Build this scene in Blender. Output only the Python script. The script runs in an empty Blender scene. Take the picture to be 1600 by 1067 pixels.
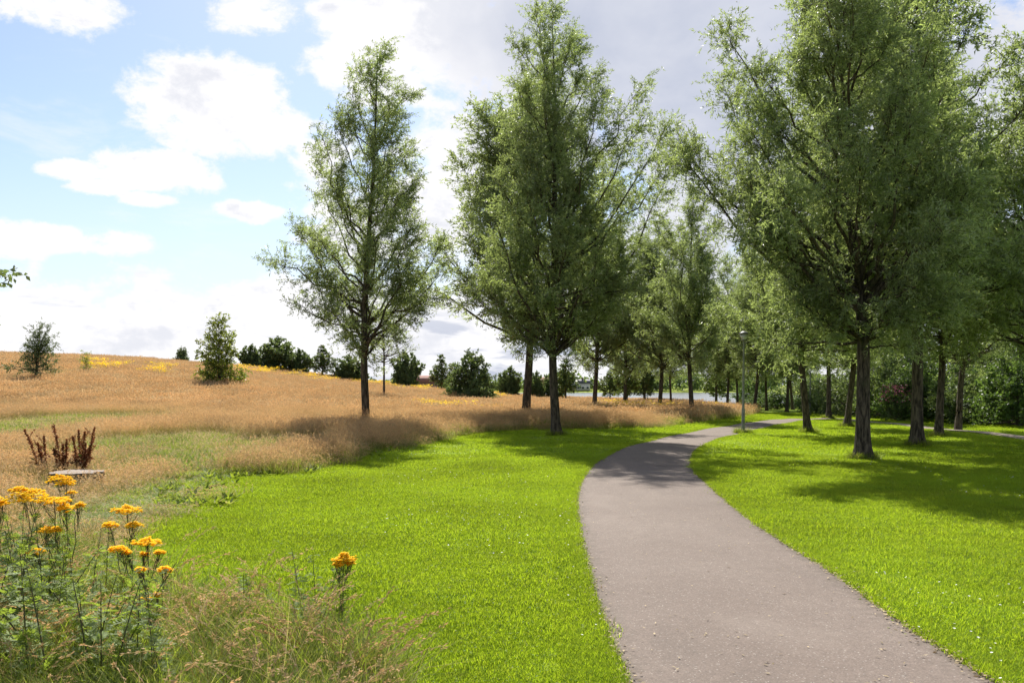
import bpy, math, random
import numpy as np
from math import radians, pi

scene = bpy.context.scene
COL = scene.collection
random.seed(7)

# ------------------------------------------------------------------ camera, light, exposure
F = 1400.0                       # focal length in pixels of the 1600 px wide photograph
HY = 600.0                       # horizon row
CAMZ = 1.8
SUN_EL, SUN_AZ = radians(45), radians(-7)     # azimuth from +Y, positive to the right

cam = bpy.data.cameras.new('camera')
cam.sensor_width = 36.0
cam.lens = 36.0 * F / 1600.0
cam.shift_y = (HY - 533.5) / 1600.0
cam.clip_start, cam.clip_end = 0.05, 6000
camo = bpy.data.objects.new('camera', cam)
camo.location = (0, 0, CAMZ)
camo.rotation_euler = (radians(90), 0, 0)
COL.objects.link(camo)
scene.camera = camo

scene.view_settings.view_transform = 'Standard'
scene.view_settings.look = 'None'
scene.view_settings.gamma = 1.0
scene.view_settings.use_curve_mapping = False
EXPO = 0.75
scene.view_settings.exposure = EXPO
scene.render.engine = 'CYCLES'
scene.cycles.max_bounces = 8
scene.cycles.transparent_max_bounces = 8
scene.cycles.transmission_bounces = 6
scene.cycles.diffuse_bounces = 6
scene.cycles.glossy_bounces = 2
scene.cycles.use_denoising = True
scene.cycles.caustics_reflective = False
scene.cycles.caustics_refractive = False

sun = bpy.data.lights.new('sun', 'SUN')
sun.energy = 5.0
sun.angle = radians(0.55)
sun.color = (1.0, 0.95, 0.86)
suno = bpy.data.objects.new('sun', sun)
suno.rotation_euler = (-(pi / 2 - SUN_EL), 0, -SUN_AZ)
suno.location = (0, 60, 60)
COL.objects.link(suno)

# ------------------------------------------------------------------ node helpers
class NT:
    def __init__(s, tree):
        s.t, s.n, s.l = tree, tree.nodes, tree.links
    def link(s, a, sock):
        if hasattr(a, 'default_value') or hasattr(a, 'is_output'):
            s.l.new(a, sock)
        elif isinstance(a, (int, float)):
            try: sock.default_value = a
            except TypeError: sock.default_value = (a, a, a)
        else:
            v = list(a)
            if len(v) == 3 and len(sock.default_value) == 4: v = v + [1]
            sock.default_value = v
    def m(s, op, a, b=0.0, c=None, clamp=False):
        n = s.n.new('ShaderNodeMath'); n.operation = op; n.use_clamp = clamp
        s.link(a, n.inputs[0]); s.link(b, n.inputs[1])
        if c is not None: s.link(c, n.inputs[2])
        return n.outputs[0]
    def v(s, op, a, b=(0, 0, 0)):
        n = s.n.new('ShaderNodeVectorMath'); n.operation = op
        s.link(a, n.inputs[0]); s.link(b, n.inputs[1])
        return n.outputs['Value'] if op in ('DOT_PRODUCT', 'LENGTH') else n.outputs[0]
    def noise(s, vec, scale, detail=4, rough=.55, dist=0.0, col=False):
        n = s.n.new('ShaderNodeTexNoise')
        n.inputs['Scale'].default_value = scale; n.inputs['Detail'].default_value = detail
        n.inputs['Roughness'].default_value = rough; n.inputs['Distortion'].default_value = dist
        if vec is not None: s.l.new(vec, n.inputs['Vector'])
        return n.outputs['Color' if col else 'Fac']
    def map(s, a, f0, f1, t0=0.0, t1=1.0, smooth=True):
        n = s.n.new('ShaderNodeMapRange'); n.clamp = True
        n.interpolation_type = 'SMOOTHSTEP' if smooth else 'LINEAR'
        s.link(a, n.inputs[0])
        for i, k in enumerate((f0, f1, t0, t1)): s.link(k, n.inputs[i + 1])
        return n.outputs[0]
    def mix(s, f, a, b, blend='MIX'):
        n = s.n.new('ShaderNodeMix'); n.data_type = 'RGBA'; n.blend_type = blend
        s.link(f, n.inputs['Factor'])
        s.link(a, n.inputs[6]); s.link(b, n.inputs[7])
        return n.outputs[2]

# ------------------------------------------------------------------ sky
SKYS = 0.10
world = bpy.data.worlds.new('World')
scene.world = world
world.use_nodes = True
w = NT(world.node_tree)
w.n.clear()
out = w.n.new('ShaderNodeOutputWorld')
bg = w.n.new('ShaderNodeBackground')
bg.inputs['Strength'].default_value = SKYS
w.l.new(bg.outputs[0], out.inputs['Surface'])
sky = w.n.new('ShaderNodeTexSky')
sky.sky_type = 'NISHITA'
sky.sun_disc = False
sky.sun_elevation = SUN_EL
sky.sun_rotation = SUN_AZ
sky.altitude = 0
sky.air_density = 1.0
sky.dust_density = 0.6
sky.ozone_density = 1.5
tc = w.n.new('ShaderNodeTexCoord').outputs['Generated']
sep = w.n.new('ShaderNodeSeparateXYZ')
w.l.new(tc, sep.inputs[0])
az = w.m('ARCTAN2', sep.outputs[0], sep.outputs[1])
el = w.m('ARCSINE', sep.outputs[2])
comb = w.n.new('ShaderNodeCombineXYZ')
w.l.new(az, comb.inputs[0]); w.l.new(el, comb.inputs[1])
AE = comb.outputs[0]
# cloud texture space: direction, flattened towards the horizon
sc_ = w.n.new('ShaderNodeVectorMath'); sc_.operation = 'MULTIPLY'
w.l.new(tc, sc_.inputs[0]); sc_.inputs[1].default_value = (1, 1, 1.6)
DV = sc_.outputs[0]
nbig = w.noise(DV, 7.0, 9, .58, .15)
nfine = w.noise(DV, 26.0, 8, .66, .2)
puff = w.m('ADD', w.m('MULTIPLY', w.m('SUBTRACT', nbig, .5), 4.2), w.m('MULTIPLY', w.m('SUBTRACT', nfine, .5), 2.6))
def ae(px, py):
    a = math.atan((px - 800) / F)
    e = math.atan((HY - py) / F * math.cos(a))
    return a, e
# cumulus clouds: (centre x, y, half width, half height) as seen in the photograph, turned into sky angles
def blob(px, py, rx, ry):
    a, e = ae(px, py)
    d = w.v('SUBTRACT', AE, (a, e, 0))
    d = w.v('MULTIPLY', d, (F / rx, F / ry, 0))
    return w.m('SUBTRACT', 1.0, w.v('DOT_PRODUCT', d, d))
def group(bs):
    r = None
    for b in bs:
        q = blob(*b)
        r = q if r is None else w.m('MAXIMUM', r, q)
    return r
small = group([(345, 178, 130, 72), (440, 205, 105, 48), (250, 268, 100, 36), (112, 268, 48, 18), (150, 292, 48, 14), (232, 312, 50, 13),
               (40, 5, 120, 36), (110, 20, 60, 22), (395, 22, 75, 30), (80, 376, 150, 24), (400, 332, 70, 18), (520, 240, 90, 60), (15, 378, 90, 26)])
white = group([(680, 45, 190, 110), (590, 130, 110, 90), (690, 260, 150, 120), (560, 330, 130, 90), (1570, 110, 120, 130)])
grey = group([(1010, 110, 330, 300), (1250, 180, 380, 330), (900, 60, 190, 170)])
bank = w.m('DIVIDE', w.m('SUBTRACT', w.m('ADD', 0.150, w.m('MULTIPLY', az, 0.06)), el), 0.06)
bank = w.m('MINIMUM', bank, 1.0)
# elsewhere in the sky the same kind of broken cumulus
gen = w.m('MULTIPLY', w.m('SUBTRACT', w.noise(DV, 2.3, 3, .5), .54), 7.0)
outside = w.m('ADD', w.map(w.m('ABSOLUTE', az), .50, .75), w.map(el, .44, .60), clamp=True)
gen = w.m('MULTIPLY', gen, outside)
gen = w.m('SUBTRACT', gen, w.m('MULTIPLY', w.m('SUBTRACT', 1.0, outside), 1.5))
dens = w.m('MAXIMUM', w.m('MAXIMUM', small, white), w.m('MAXIMUM', grey, w.m('MAXIMUM', bank, gen)))
dens = w.m('MAXIMUM', dens, -1.5)
dens = w.m('ADD', dens, w.m('MULTIPLY', puff, 0.95))
alpha = w.map(dens, -0.06, 0.72)
wisp = w.noise(w.v('MULTIPLY', tc, (4.0, 4.0, 11.0)), 1.6, 8, .62, .6)
alpha = w.m('MAXIMUM', alpha, w.m('MULTIPLY', w.map(wisp, .50, .74), .38))
# underside shading of the thick clouds: they are grey where they are deep
nsh = w.noise(DV, 5.0, 6, .55, .3)
nsh2 = w.noise(w.v('MULTIPLY', tc, (3.0, 3.0, 15.0)), 3.2, 6, .6, .2)
deep = w.map(w.m('ADD', grey, w.m('ADD', w.m('MULTIPLY', w.m('SUBTRACT', nsh, .5), 1.9), w.m('MULTIPLY', w.m('SUBTRACT', nbig, .5), .8))), -.15, 1.35, smooth=False)
low = w.m('MULTIPLY', w.map(el, .03, .15, 1, 0), w.map(w.m('ADD', nsh2, w.m('MULTIPLY', az, .22)), .47, .64))
gr = w.m('MAXIMUM', w.m('MULTIPLY', deep, .95), w.m('MULTIPLY', low, .85))
gr = w.m('MAXIMUM', gr, w.m('MULTIPLY', w.map(w.m('ADD', nsh, w.m('MULTIPLY', w.m('SUBTRACT', nfine, .5), .5)), .44, .62), w.m('MULTIPLY', .38, w.map(dens, .5, 1.3))))
CW = [c / SKYS for c in (0.625, 0.62, 0.63)]
CG = [c / SKYS for c in (0.305, 0.335, 0.420)]
ccol = w.mix(gr, CW, CG)
clear = w.mix(1.0, sky.outputs[0], (0.80, 0.80, 0.85), 'MULTIPLY')
haze_low = w.map(el, 0.0, .26, .75, 0.0)
clear = w.mix(haze_low, clear, [c / SKYS for c in (0.46, 0.52, 0.61)])
w.link(w.mix(alpha, clear, ccol), bg.inputs['Color'])

# ------------------------------------------------------------------ terrain
_cx = np.array([-400, -120, -57, -43, -28, -17, -7, 0, 7, 21, 60, 400.])
_cz = np.array([5.6, 5.0, 4.75, 4.2, 3.05, 1.50, 0.45, -0.05, -0.35, -0.6, -0.6, -0.6])
def sstep(a, b, x):
    t = np.clip((x - a) / (b - a), 0, 1)
    return t * t * (3 - 2 * t)
LAKEZ = -3.2
def Z(x, y):
    x = np.asarray(x, float); y = np.asarray(y, float)
    A = np.interp(x, _cx, _cz)
    z = A * sstep(18, 100, y)
    fall = sstep(104, 190, y) * sstep(110, 60, np.maximum(x - 12, 0) - 0.12 * (y - 100))
    z = z - fall * (A + 4.2)
    far = sstep(528, 546, y)
    z = z * (1 - far) + far * (-2.0)
    z = z + 0.03 * np.sin(x * .9 + 1.3) * np.sin(y * .7) * sstep(6, 20, np.abs(y) + np.abs(x))
    return z
def P(px, py):
    """ground point seen at photograph pixel (px, py)"""
    dx, dz = (px - 800) / F, (HY - py) / F
    y = 2.0
    while y < 240:
        if CAMZ + dz * y <= float(Z(dx * y, y)): break
        y += .02 + y * .002
    return dx * y, y
def at(px, Y):
    return (px - 800) / F * Y, Y

# ------------------------------------------------------------------ mesh + object helpers
def mesh_np(name, verts, faces, mat=None, rnd=None, mats=None, midx=None, smooth=False):
    """faces: one int array (n,3) / (n,4) or a list of such arrays"""
    me = bpy.data.meshes.new(name)
    fl = faces if isinstance(faces, list) else [faces]
    fl = [np.asarray(f, np.int32) for f in fl if len(f)]
    verts = np.asarray(verts, np.float32)
    me.vertices.add(len(verts)); me.vertices.foreach_set('co', verts.ravel())
    loops = np.concatenate([f.ravel() for f in fl])
    tot = np.concatenate([np.full(len(f), f.shape[1], np.int32) for f in fl])
    st = np.concatenate([[0], np.cumsum(tot)[:-1]]).astype(np.int32)
    me.loops.add(len(loops)); me.loops.foreach_set('vertex_index', loops)
    me.polygons.add(len(tot)); me.polygons.foreach_set('loop_start', st)
    try: me.polygons.foreach_set('loop_total', tot)
    except Exception: pass
    if mats:
        for m in mats: me.materials.append(m)
        if midx is not None: me.polygons.foreach_set('material_index', np.asarray(midx, np.int32))
    elif mat: me.materials.append(mat)
    if rnd is not None:
        at_ = me.attributes.new('rnd', 'FLOAT', 'FACE')
        at_.data.foreach_set('value', np.asarray(rnd, np.float32))
    if smooth: me.polygons.foreach_set('use_smooth', np.ones(len(tot), bool))
    me.update(calc_edges=True); me.validate()
    return me

class Acc:
    """collects vertices and faces with a material index and a random value per face"""
    def __init__(s): s.v, s.q, s.t, s.n = [], [], [], 0; s.qm, s.tm, s.qr, s.tr = [], [], [], []
    def add(s, v, f, mi=0, r=None):
        v = np.asarray(v, float); f = np.asarray(f, int)
        if not len(f): return
        s.v.append(v)
        r = np.random.rand(len(f)) if r is None else np.broadcast_to(np.asarray(r, float), (len(f),))
        if f.shape[1] == 4: s.q.append(f + s.n); s.qm.append(np.full(len(f), mi)); s.qr.append(r)
        else: s.t.append(f + s.n); s.tm.append(np.full(len(f), mi)); s.tr.append(r)
        s.n += len(v)
    def mesh(s, name, mats, smooth=False):
        fs, mi, r = [], [], []
        if s.q: fs.append(np.concatenate(s.q)); mi += s.qm; r += s.qr
        if s.t: fs.append(np.concatenate(s.t)); mi += s.tm; r += s.tr
        return mesh_np(name, np.concatenate(s.v), fs, mats=mats, midx=np.concatenate(mi), rnd=np.concatenate(r), smooth=smooth)

def tube(pts, rad, sides=6, cap=True):
    pts = np.asarray(pts, float); n = len(pts)
    rad = np.broadcast_to(np.asarray(rad, float), (n,))
    d = np.gradient(pts, axis=0)
    d /= np.linalg.norm(d, axis=1)[:, None] + 1e-9
    ref = np.array([1.0, 0, 0]) if abs(d[0][0]) < .8 else np.array([0, 1.0, 0])
    a = np.cross(d, ref); a /= np.linalg.norm(a, axis=1)[:, None] + 1e-9
    b = np.cross(d, a)
    th = np.arange(sides) * 2 * pi / sides
    v = pts[:, None] + rad[:, None, None] * (np.cos(th)[None, :, None] * a[:, None] + np.sin(th)[None, :, None] * b[:, None])
    i = np.arange(n - 1)[:, None] * sides; j = np.arange(sides)[None]; k = (j + 1) % sides
    q = np.stack([i + j, i + k, i + sides + k, i + sides + j], -1).reshape(-1, 4)
    return v.reshape(-1, 3), q

def obj(name, me, parent=None, kind=None, label=None, cat=None, grp=None, link=True):
    o = bpy.data.objects.new(name, me)
    if link: COL.objects.link(o)
    if parent: o.parent = parent
    if kind: o['kind'] = kind
    if label: o['label'] = label
    if cat: o['category'] = cat
    if grp: o['group'] = grp
    return o
def thing(name, label, cat, loc=(0, 0, 0), rz=0, s=1, grp=None):
    o = obj(name, None, None, None, label, cat, grp)
    o.location = loc; o.rotation_euler = (0, 0, rz)
    o.scale = (s, s, s) if isinstance(s, (int, float)) else s
    return o
KIDS = {}
def part(name, me, parent, label=None):
    o = obj(name, me, parent, label=label)
    KIDS.setdefault(parent.name, []).append(o)
    return o
def dup(root, label, loc, rz=0, s=1, grp=None):
    r = root.copy(); COL.objects.link(r)
    r.location = loc; r.rotation_euler = (0, 0, rz)
    r.scale = (s, s, s) if isinstance(s, (int, float)) else s
    r['label'] = label
    if grp: r['group'] = grp
    for ch in KIDS.get(root.name, []):
        c = ch.copy(); COL.objects.link(c); c.parent = r
        KIDS.setdefault(r.name, []).append(c)
        for g in KIDS.get(ch.name, []):
            d = g.copy(); COL.objects.link(d); d.parent = c
    return r
def g3(px, py): x, y = P(px, py); return (x, y, float(Z(x, y)))
def a3(px, Y, dz=0): x, y = at(px, Y); return (x, y, float(Z(x, y)) + dz)

# ------------------------------------------------------------------ materials
def mat(name):
    m = bpy.data.materials.new(name); m.use_nodes = True
    t = NT(m.node_tree); t.n.clear()
    o = t.n.new('ShaderNodeOutputMaterial')
    return m, t, o
def leaf_mat(name, top, under, trans, tfac=.42, rough=.45, spec=.4, var=.35, warm=None, hue2=None, patch=None):
    """thin leaf: own colour on either face, light passing through"""
    m, t, o = mat(name)
    a = t.n.new('ShaderNodeAttribute'); a.attribute_name = 'rnd'
    geo = t.n.new('ShaderNodeNewGeometry')
    oi = t.n.new('ShaderNodeObjectInfo')
    c = t.mix(geo.outputs['Backfacing'], top, under)
    k = t.map(a.outputs['Fac'], 0, 1, 1 - var, 1 + var, smooth=False)
    if hue2 is not None:
        f2 = t.map(a.outputs['Fac'], .62, 1.0)
        c = t.mix(f2, c, hue2)
    pn = t.noise(geo.outputs['Position'], .45, 3)
    if patch is not None:
        c = t.mix(t.map(t.noise(geo.outputs['Position'], .22, 4, .6), .50, .66, 0, .6), c, patch)
        c = t.mix(1.0, c, t_vec(t, t.map(t.noise(geo.outputs['Position'], .13, 4, .6), .34, .66, .80, 1.18, smooth=False)), 'MULTIPLY')
        c = t.mix(t.map(t.noise(geo.outputs['Position'], .9, 5, .65), .50, .66, 0, .75), c, (0.085, 0.170, 0.024))
        c = t.mix(t.map(t.noise(geo.outputs['Position'], 1.7, 5, .7), .58, .72, 0, .7), c, (0.36, 0.32, 0.10))
    k = t.m('MULTIPLY', k, t.map(pn, .3, .7, .82, 1.18, smooth=False))
    c = t.mix(1.0, c, t_vec(t, k), 'MULTIPLY')
    b = t.n.new('ShaderNodeBsdfPrincipled')
    t.link(c, b.inputs['Base Color']); b.inputs['Roughness'].default_value = rough
    b.inputs['Specular IOR Level'].default_value = spec
    tr = t.n.new('ShaderNodeBsdfTranslucent')
    tcol = t.mix(1.0, trans if hue2 is None else t.mix(t.map(a.outputs['Fac'], .62, 1.0), trans, [q * 1.3 for q in hue2]), t_vec(t, k), 'MULTIPLY')
    t.link(tcol, tr.inputs['Color'])
    mx = t.n.new('ShaderNodeMixShader'); mx.inputs[0].default_value = tfac
    t.l.new(b.outputs[0], mx.inputs[1]); t.l.new(tr.outputs[0], mx.inputs[2])
    t.l.new(mx.outputs[0], o.inputs['Surface'])
    return m
def t_vec(t, k):
    n = t.n.new('ShaderNodeCombineXYZ')
    for i in range(3): t.link(k, n.inputs[i])
    return n.outputs[0]
def bark_mat(name, c1, c2, scale=1.0):
    m, t, o = mat(name)
    tcn = t.n.new('ShaderNodeTexCoord').outputs['Object']
    v = t.v('MULTIPLY', tcn, (9 * scale, 9 * scale, 1.6 * scale))
    n1 = t.noise(v, 2.2, 6, .65, .4)
    n2 = t.noise(tcn, 1.3, 3)
    c = t.mix(t.map(n1, .35, .65), c1, c2)
    c = t.mix(t.m('MULTIPLY', t.map(n2, .52, .7), .5), c, (0.05, 0.065, 0.025))
    b = t.n.new('ShaderNodeBsdfPrincipled')
    t.link(c, b.inputs['Base Color']); b.inputs['Roughness'].default_value = .9
    b.inputs['Specular IOR Level'].default_value = .15
    bu = t.n.new('ShaderNodeBump'); bu.inputs['Strength'].default_value = .9; bu.inputs['Distance'].default_value = .03
    t.l.new(n1, bu.inputs['Height']); t.l.new(bu.outputs[0], b.inputs['Normal'])
    t.l.new(b.outputs[0], o.inputs['Surface'])
    return m
def plain(name, c, rough=.6, metal=0, spec=.4, nscale=None, namp=.2, bump=0):
    m, t, o = mat(name)
    b = t.n.new('ShaderNodeBsdfPrincipled')
    b.inputs['Roughness'].default_value = rough; b.inputs['Metallic'].default_value = metal
    b.inputs['Specular IOR Level'].default_value = spec
    if nscale:
        tcn = t.n.new('ShaderNodeTexCoord').outputs['Object']
        n = t.noise(tcn, nscale, 5, .6)
        k = t.map(n, .3, .7, 1 - namp, 1 + namp, smooth=False)
        t.link(t.mix(1.0, c, t_vec(t, k), 'MULTIPLY'), b.inputs['Base Color'])
        if bump:
            bu = t.n.new('ShaderNodeBump'); bu.inputs['Strength'].default_value = bump; bu.inputs['Distance'].default_value = .01
            t.l.new(n, bu.inputs['Height']); t.l.new(bu.outputs[0], b.inputs['Normal'])
    else: t.link(c, b.inputs['Base Color'])
    t.l.new(b.outputs[0], o.inputs['Surface'])
    return m

M = {}
M['willow'] = leaf_mat('willow_leaf', (0.094, 0.130, 0.056), (0.22, 0.255, 0.165), (0.37, 0.46, 0.125), .49, .46, .32, .42)
M['oak'] = leaf_mat('oak_leaf', (0.080, 0.125, 0.042), (0.12, 0.16, 0.075), (0.23, 0.31, 0.07), .38, .5, .35, .35)
M['maple'] = leaf_mat('maple_leaf', (0.075, 0.125, 0.03), (0.11, 0.15, 0.06), (0.17, 0.24, 0.04), .45, .5, .35, .35, hue2=(0.15, 0.15, 0.03))
M['beech'] = leaf_mat('beech_leaf', (0.115, 0.165, 0.025), (0.15, 0.20, 0.04), (0.34, 0.42, 0.04), .45, .45, .4, .4, hue2=(0.20, 0.19, 0.03))
M['bush'] = leaf_mat('bush_leaf', (0.07, 0.13, 0.028), (0.10, 0.15, 0.06), (0.16, 0.25, 0.04), .42, .5, .35, .35)
M['spruce'] = leaf_mat('spray_needle', (0.075, 0.115, 0.04), (0.11, 0.15, 0.07), (0.18, 0.24, 0.06), .35, .5, .3, .35)
M['bark'] = bark_mat('willow_bark', (0.022, 0.018, 0.014), (0.125, 0.100, 0.072))
M['bark2'] = bark_mat('smooth_bark', (0.05, 0.042, 0.035), (0.12, 0.105, 0.085))
M['blade'] = leaf_mat('lawn_blade', (0.195, 0.300, 0.020), (0.205, 0.310, 0.022), (0.44, 0.60, 0.020), .50, .6, .12, .32, hue2=(0.26, 0.29, 0.025), patch=(0.31, 0.33, 0.025))
M['meadow_leaf'] = leaf_mat('meadow_leaf', (0.19, 0.19, 0.045), (0.20, 0.20, 0.05), (0.32, 0.30, 0.06), .42, .6, .2, .35, hue2=(0.36, 0.26, 0.11))
M['lush_leaf'] = leaf_mat('lush_leaf', (0.145, 0.215, 0.024), (0.155, 0.225, 0.03), (0.33, 0.43, 0.028), .47, .55, .2, .35, hue2=(0.28, 0.28, 0.06))
M['straw'] = leaf_mat('straw_stem', (0.50, 0.40, 0.17), (0.50, 0.40, 0.17), (0.54, 0.43, 0.15), .35, .6, .2, .3)
M['head'] = leaf_mat('seed_head', (0.58, 0.375, 0.195), (0.58, 0.375, 0.195), (0.65, 0.41, 0.18), .40, .7, .15, .3)
M['head_pale'] = leaf_mat('pale_seed_head', (0.58, 0.43, 0.25), (0.58, 0.43, 0.25), (0.60, 0.43, 0.22), .40, .7, .15, .3)
M['red_stem'] = leaf_mat('red_stem', (0.40, 0.13, 0.04), (0.40, 0.13, 0.04), (0.4, 0.14, 0.04), .25, .5, .3, .2)
M['ragwort_flower'] = leaf_mat('ragwort_floret', (0.90, 0.66, 0.040), (0.85, 0.62, 0.035), (0.94, 0.72, 0.030), .45, .7, .1, .30, hue2=(0.84, 0.52, 0.02))
M['weed_stem'] = plain('weed_stem', (0.075, 0.075, 0.035), .7, nscale=30, namp=.35)
M['weed_leaf'] = leaf_mat('weed_leaf', (0.12, 0.185, 0.03), (0.16, 0.22, 0.06), (0.32, 0.43, 0.035), .40, .65, .15, .35)
M['mugwort'] = leaf_mat('mugwort_leaf', (0.145, 0.205, 0.042), (0.20, 0.25, 0.11), (0.34, 0.45, 0.05), .38, .65, .15, .35)
M['under_leaf'] = leaf_mat('under_leaf', (0.15, 0.215, 0.03), (0.16, 0.225, 0.04), (0.34, 0.43, 0.035), .47, .6, .15, .4, hue2=(0.30, 0.26, 0.09))
M['dock'] = leaf_mat('dock_seed', (0.20, 0.075, 0.032), (0.21, 0.08, 0.035), (0.32, 0.11, 0.04), .35, .6, .2, .4)
M['dock_leaf'] = leaf_mat('dock_leaf', (0.10, 0.06, 0.025), (0.12, 0.07, 0.03), (0.2, 0.10, 0.03), .38, .6, .2, .4, hue2=(0.09, 0.13, 0.03))
M['daisy'] = plain('daisy_petal', (0.78, 0.78, 0.72), .6)
M['litter'] = leaf_mat('dry_leaf', (0.36, 0.28, 0.16), (0.34, 0.27, 0.16), (0.3, 0.2, 0.1), .15, .7, .2, .5)
M['pink'] = leaf_mat('pink_petal', (0.42, 0.13, 0.20), (0.42, 0.15, 0.22), (0.5, 0.15, 0.22), .35, .6, .2, .3)

# ground: colours by what grows there
def ground_mat():
    m, t, o = mat('ground_soil_and_turf')
    a = t.n.new('ShaderNodeAttribute'); a.attribute_name = 'meadow'
    geo = t.n.new('ShaderNodeNewGeometry').outputs['Position']
    n1 = t.noise(geo, .35, 4, .6); n2 = t.noise(geo, 2.4, 5, .65); n3 = t.noise(geo, 22, 4, .7)
    sc = t.v('MULTIPLY', geo, (.06, .16, 0)); n4 = t.noise(sc, 1.6, 4, .6)
    lawn = t.mix(t.map(n2, .3, .7), (0.165, 0.250, 0.012), (0.230, 0.300, 0.016))
    lawn = t.mix(t.map(n3, .62, .80), lawn, (0.19, 0.17, 0.06))
    mead = t.mix(t.map(n1, .35, .65), (0.50, 0.335, 0.155), (0.44, 0.32, 0.12))
    mead = t.mix(t.m('MULTIPLY', t.map(n4, .56, .70), .65), mead, (0.21, 0.22, 0.04))
    mead = t.mix(t.m('MULTIPLY', t.map(n2, .55, .75), .35), mead, (0.47, 0.32, 0.15))
    lush = t.n.new('ShaderNodeAttribute'); lush.attribute_name = 'lush'
    mead = t.mix(t.m('MULTIPLY', lush.outputs['Fac'], .85), mead, (0.18, 0.26, 0.018))
    yel = t.n.new('ShaderNodeAttribute'); yel.attribute_name = 'yellow'
    mead = t.mix(t.m('MULTIPLY', yel.outputs['Fac'], t.map(n2, .35, .6)), mead, (0.33, 0.27, 0.04))
    f = t.map(t.m('ADD', a.outputs['Fac'], t.m('MULTIPLY', t.m('SUBTRACT', n2, .5), .5)), .35, .65)
    c = t.mix(f, lawn, mead)
    b = t.n.new('ShaderNodeBsdfPrincipled')
    t.link(c, b.inputs['Base Color']); b.inputs['Roughness'].default_value = .95
    b.inputs['Specular IOR Level'].default_value = .1
    bu = t.n.new('ShaderNodeBump'); bu.inputs['Strength'].default_value = .6; bu.inputs['Distance'].default_value = .05
    t.l.new(n3, bu.inputs['Height']); t.l.new(bu.outputs[0], b.inputs['Normal'])
    t.l.new(b.outputs[0], o.inputs['Surface'])
    return m
def path_mat():
    m, t, o = mat('path_asphalt')
    geo = t.n.new('ShaderNodeNewGeometry').outputs['Position']
    n1 = t.noise(geo, .5, 5, .6); n2 = t.noise(geo, 9, 4, .6); n3 = t.noise(geo, 150, 3, .7)
    vo = t.n.new('ShaderNodeTexVoronoi'); vo.inputs['Scale'].default_value = 110
    t.l.new(geo, vo.inputs['Vector'])
    e = t.n.new('ShaderNodeAttribute'); e.attribute_name = 'edge'
    c = t.mix(t.map(n1, .3, .7), (0.155, 0.118, 0.096), (0.185, 0.145, 0.119))
    c = t.mix(t.m('MULTIPLY', t.map(n2, .35, .7), .35), c, (0.135, 0.105, 0.086))
    sepc = t.n.new('ShaderNodeSeparateColor'); t.l.new(vo.outputs['Color'], sepc.inputs[0])
    k = t.map(sepc.outputs[0], 0, 1, .80, 1.20, smooth=False)
    c = t.mix(1.0, c, t_vec(t, k), 'MULTIPLY')
    c = t.mix(t.m('MULTIPLY', t.map(sepc.outputs[1], .965, .985), .45), c, (0.48, 0.44, 0.39))
    c = t.mix(t.m('MULTIPLY', t.map(sepc.outputs[2], .93, .97), .5), c, (0.09, 0.075, 0.065))
    ed = t.map(t.m('ADD', e.outputs['Fac'], t.m('MULTIPLY', t.m('SUBTRACT', n2, .5), .5)), .80, 1.05)
    c = t.mix(t.m('MULTIPLY', ed, .55), c, (0.085, 0.068, 0.050))
    st = t.noise(t.v('MULTIPLY', geo, (1.1, .5, 1)), 1.1, 6, .65, .5)
    c = t.mix(t.m('MULTIPLY', t.map(st, .54, .70), .30), c, (0.095, 0.075, 0.062))
    c = t.mix(t.m('MULTIPLY', t.map(st, .46, .30), .22), c, (0.25, 0.205, 0.17))
    b = t.n.new('ShaderNodeBsdfPrincipled')
    t.link(c, b.inputs['Base Color']); b.inputs['Roughness'].default_value = .85
    b.inputs['Specular IOR Level'].default_value = .25
    bu = t.n.new('ShaderNodeBump'); bu.inputs['Strength'].default_value = .3; bu.inputs['Distance'].default_value = .003
    t.l.new(t.m('ADD', n3, sepc.outputs[0]), bu.inputs['Height']); t.l.new(bu.outputs[0], b.inputs['Normal'])
    t.l.new(b.outputs[0], o.inputs['Surface'])
    return m
def water_mat():
    m, t, o = mat('lake_water')
    geo = t.n.new('ShaderNodeNewGeometry').outputs['Position']
    n = t.noise(t.v('MULTIPLY', geo, (.5, 1.2, 1)), 1.2, 5, .6)
    b = t.n.new('ShaderNodeBsdfPrincipled')
    t.link((0.09, 0.10, 0.10), b.inputs['Base Color']); b.inputs['Roughness'].default_value = .22; b.inputs['Specular IOR Level'].default_value = .32
    bu = t.n.new('ShaderNodeBump'); bu.inputs['Strength'].default_value = .25; bu.inputs['Distance'].default_value = .1
    t.l.new(n, bu.inputs['Height']); t.l.new(bu.outputs[0], b.inputs['Normal'])
    t.l.new(b.outputs[0], o.inputs['Surface'])
    return m

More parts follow.
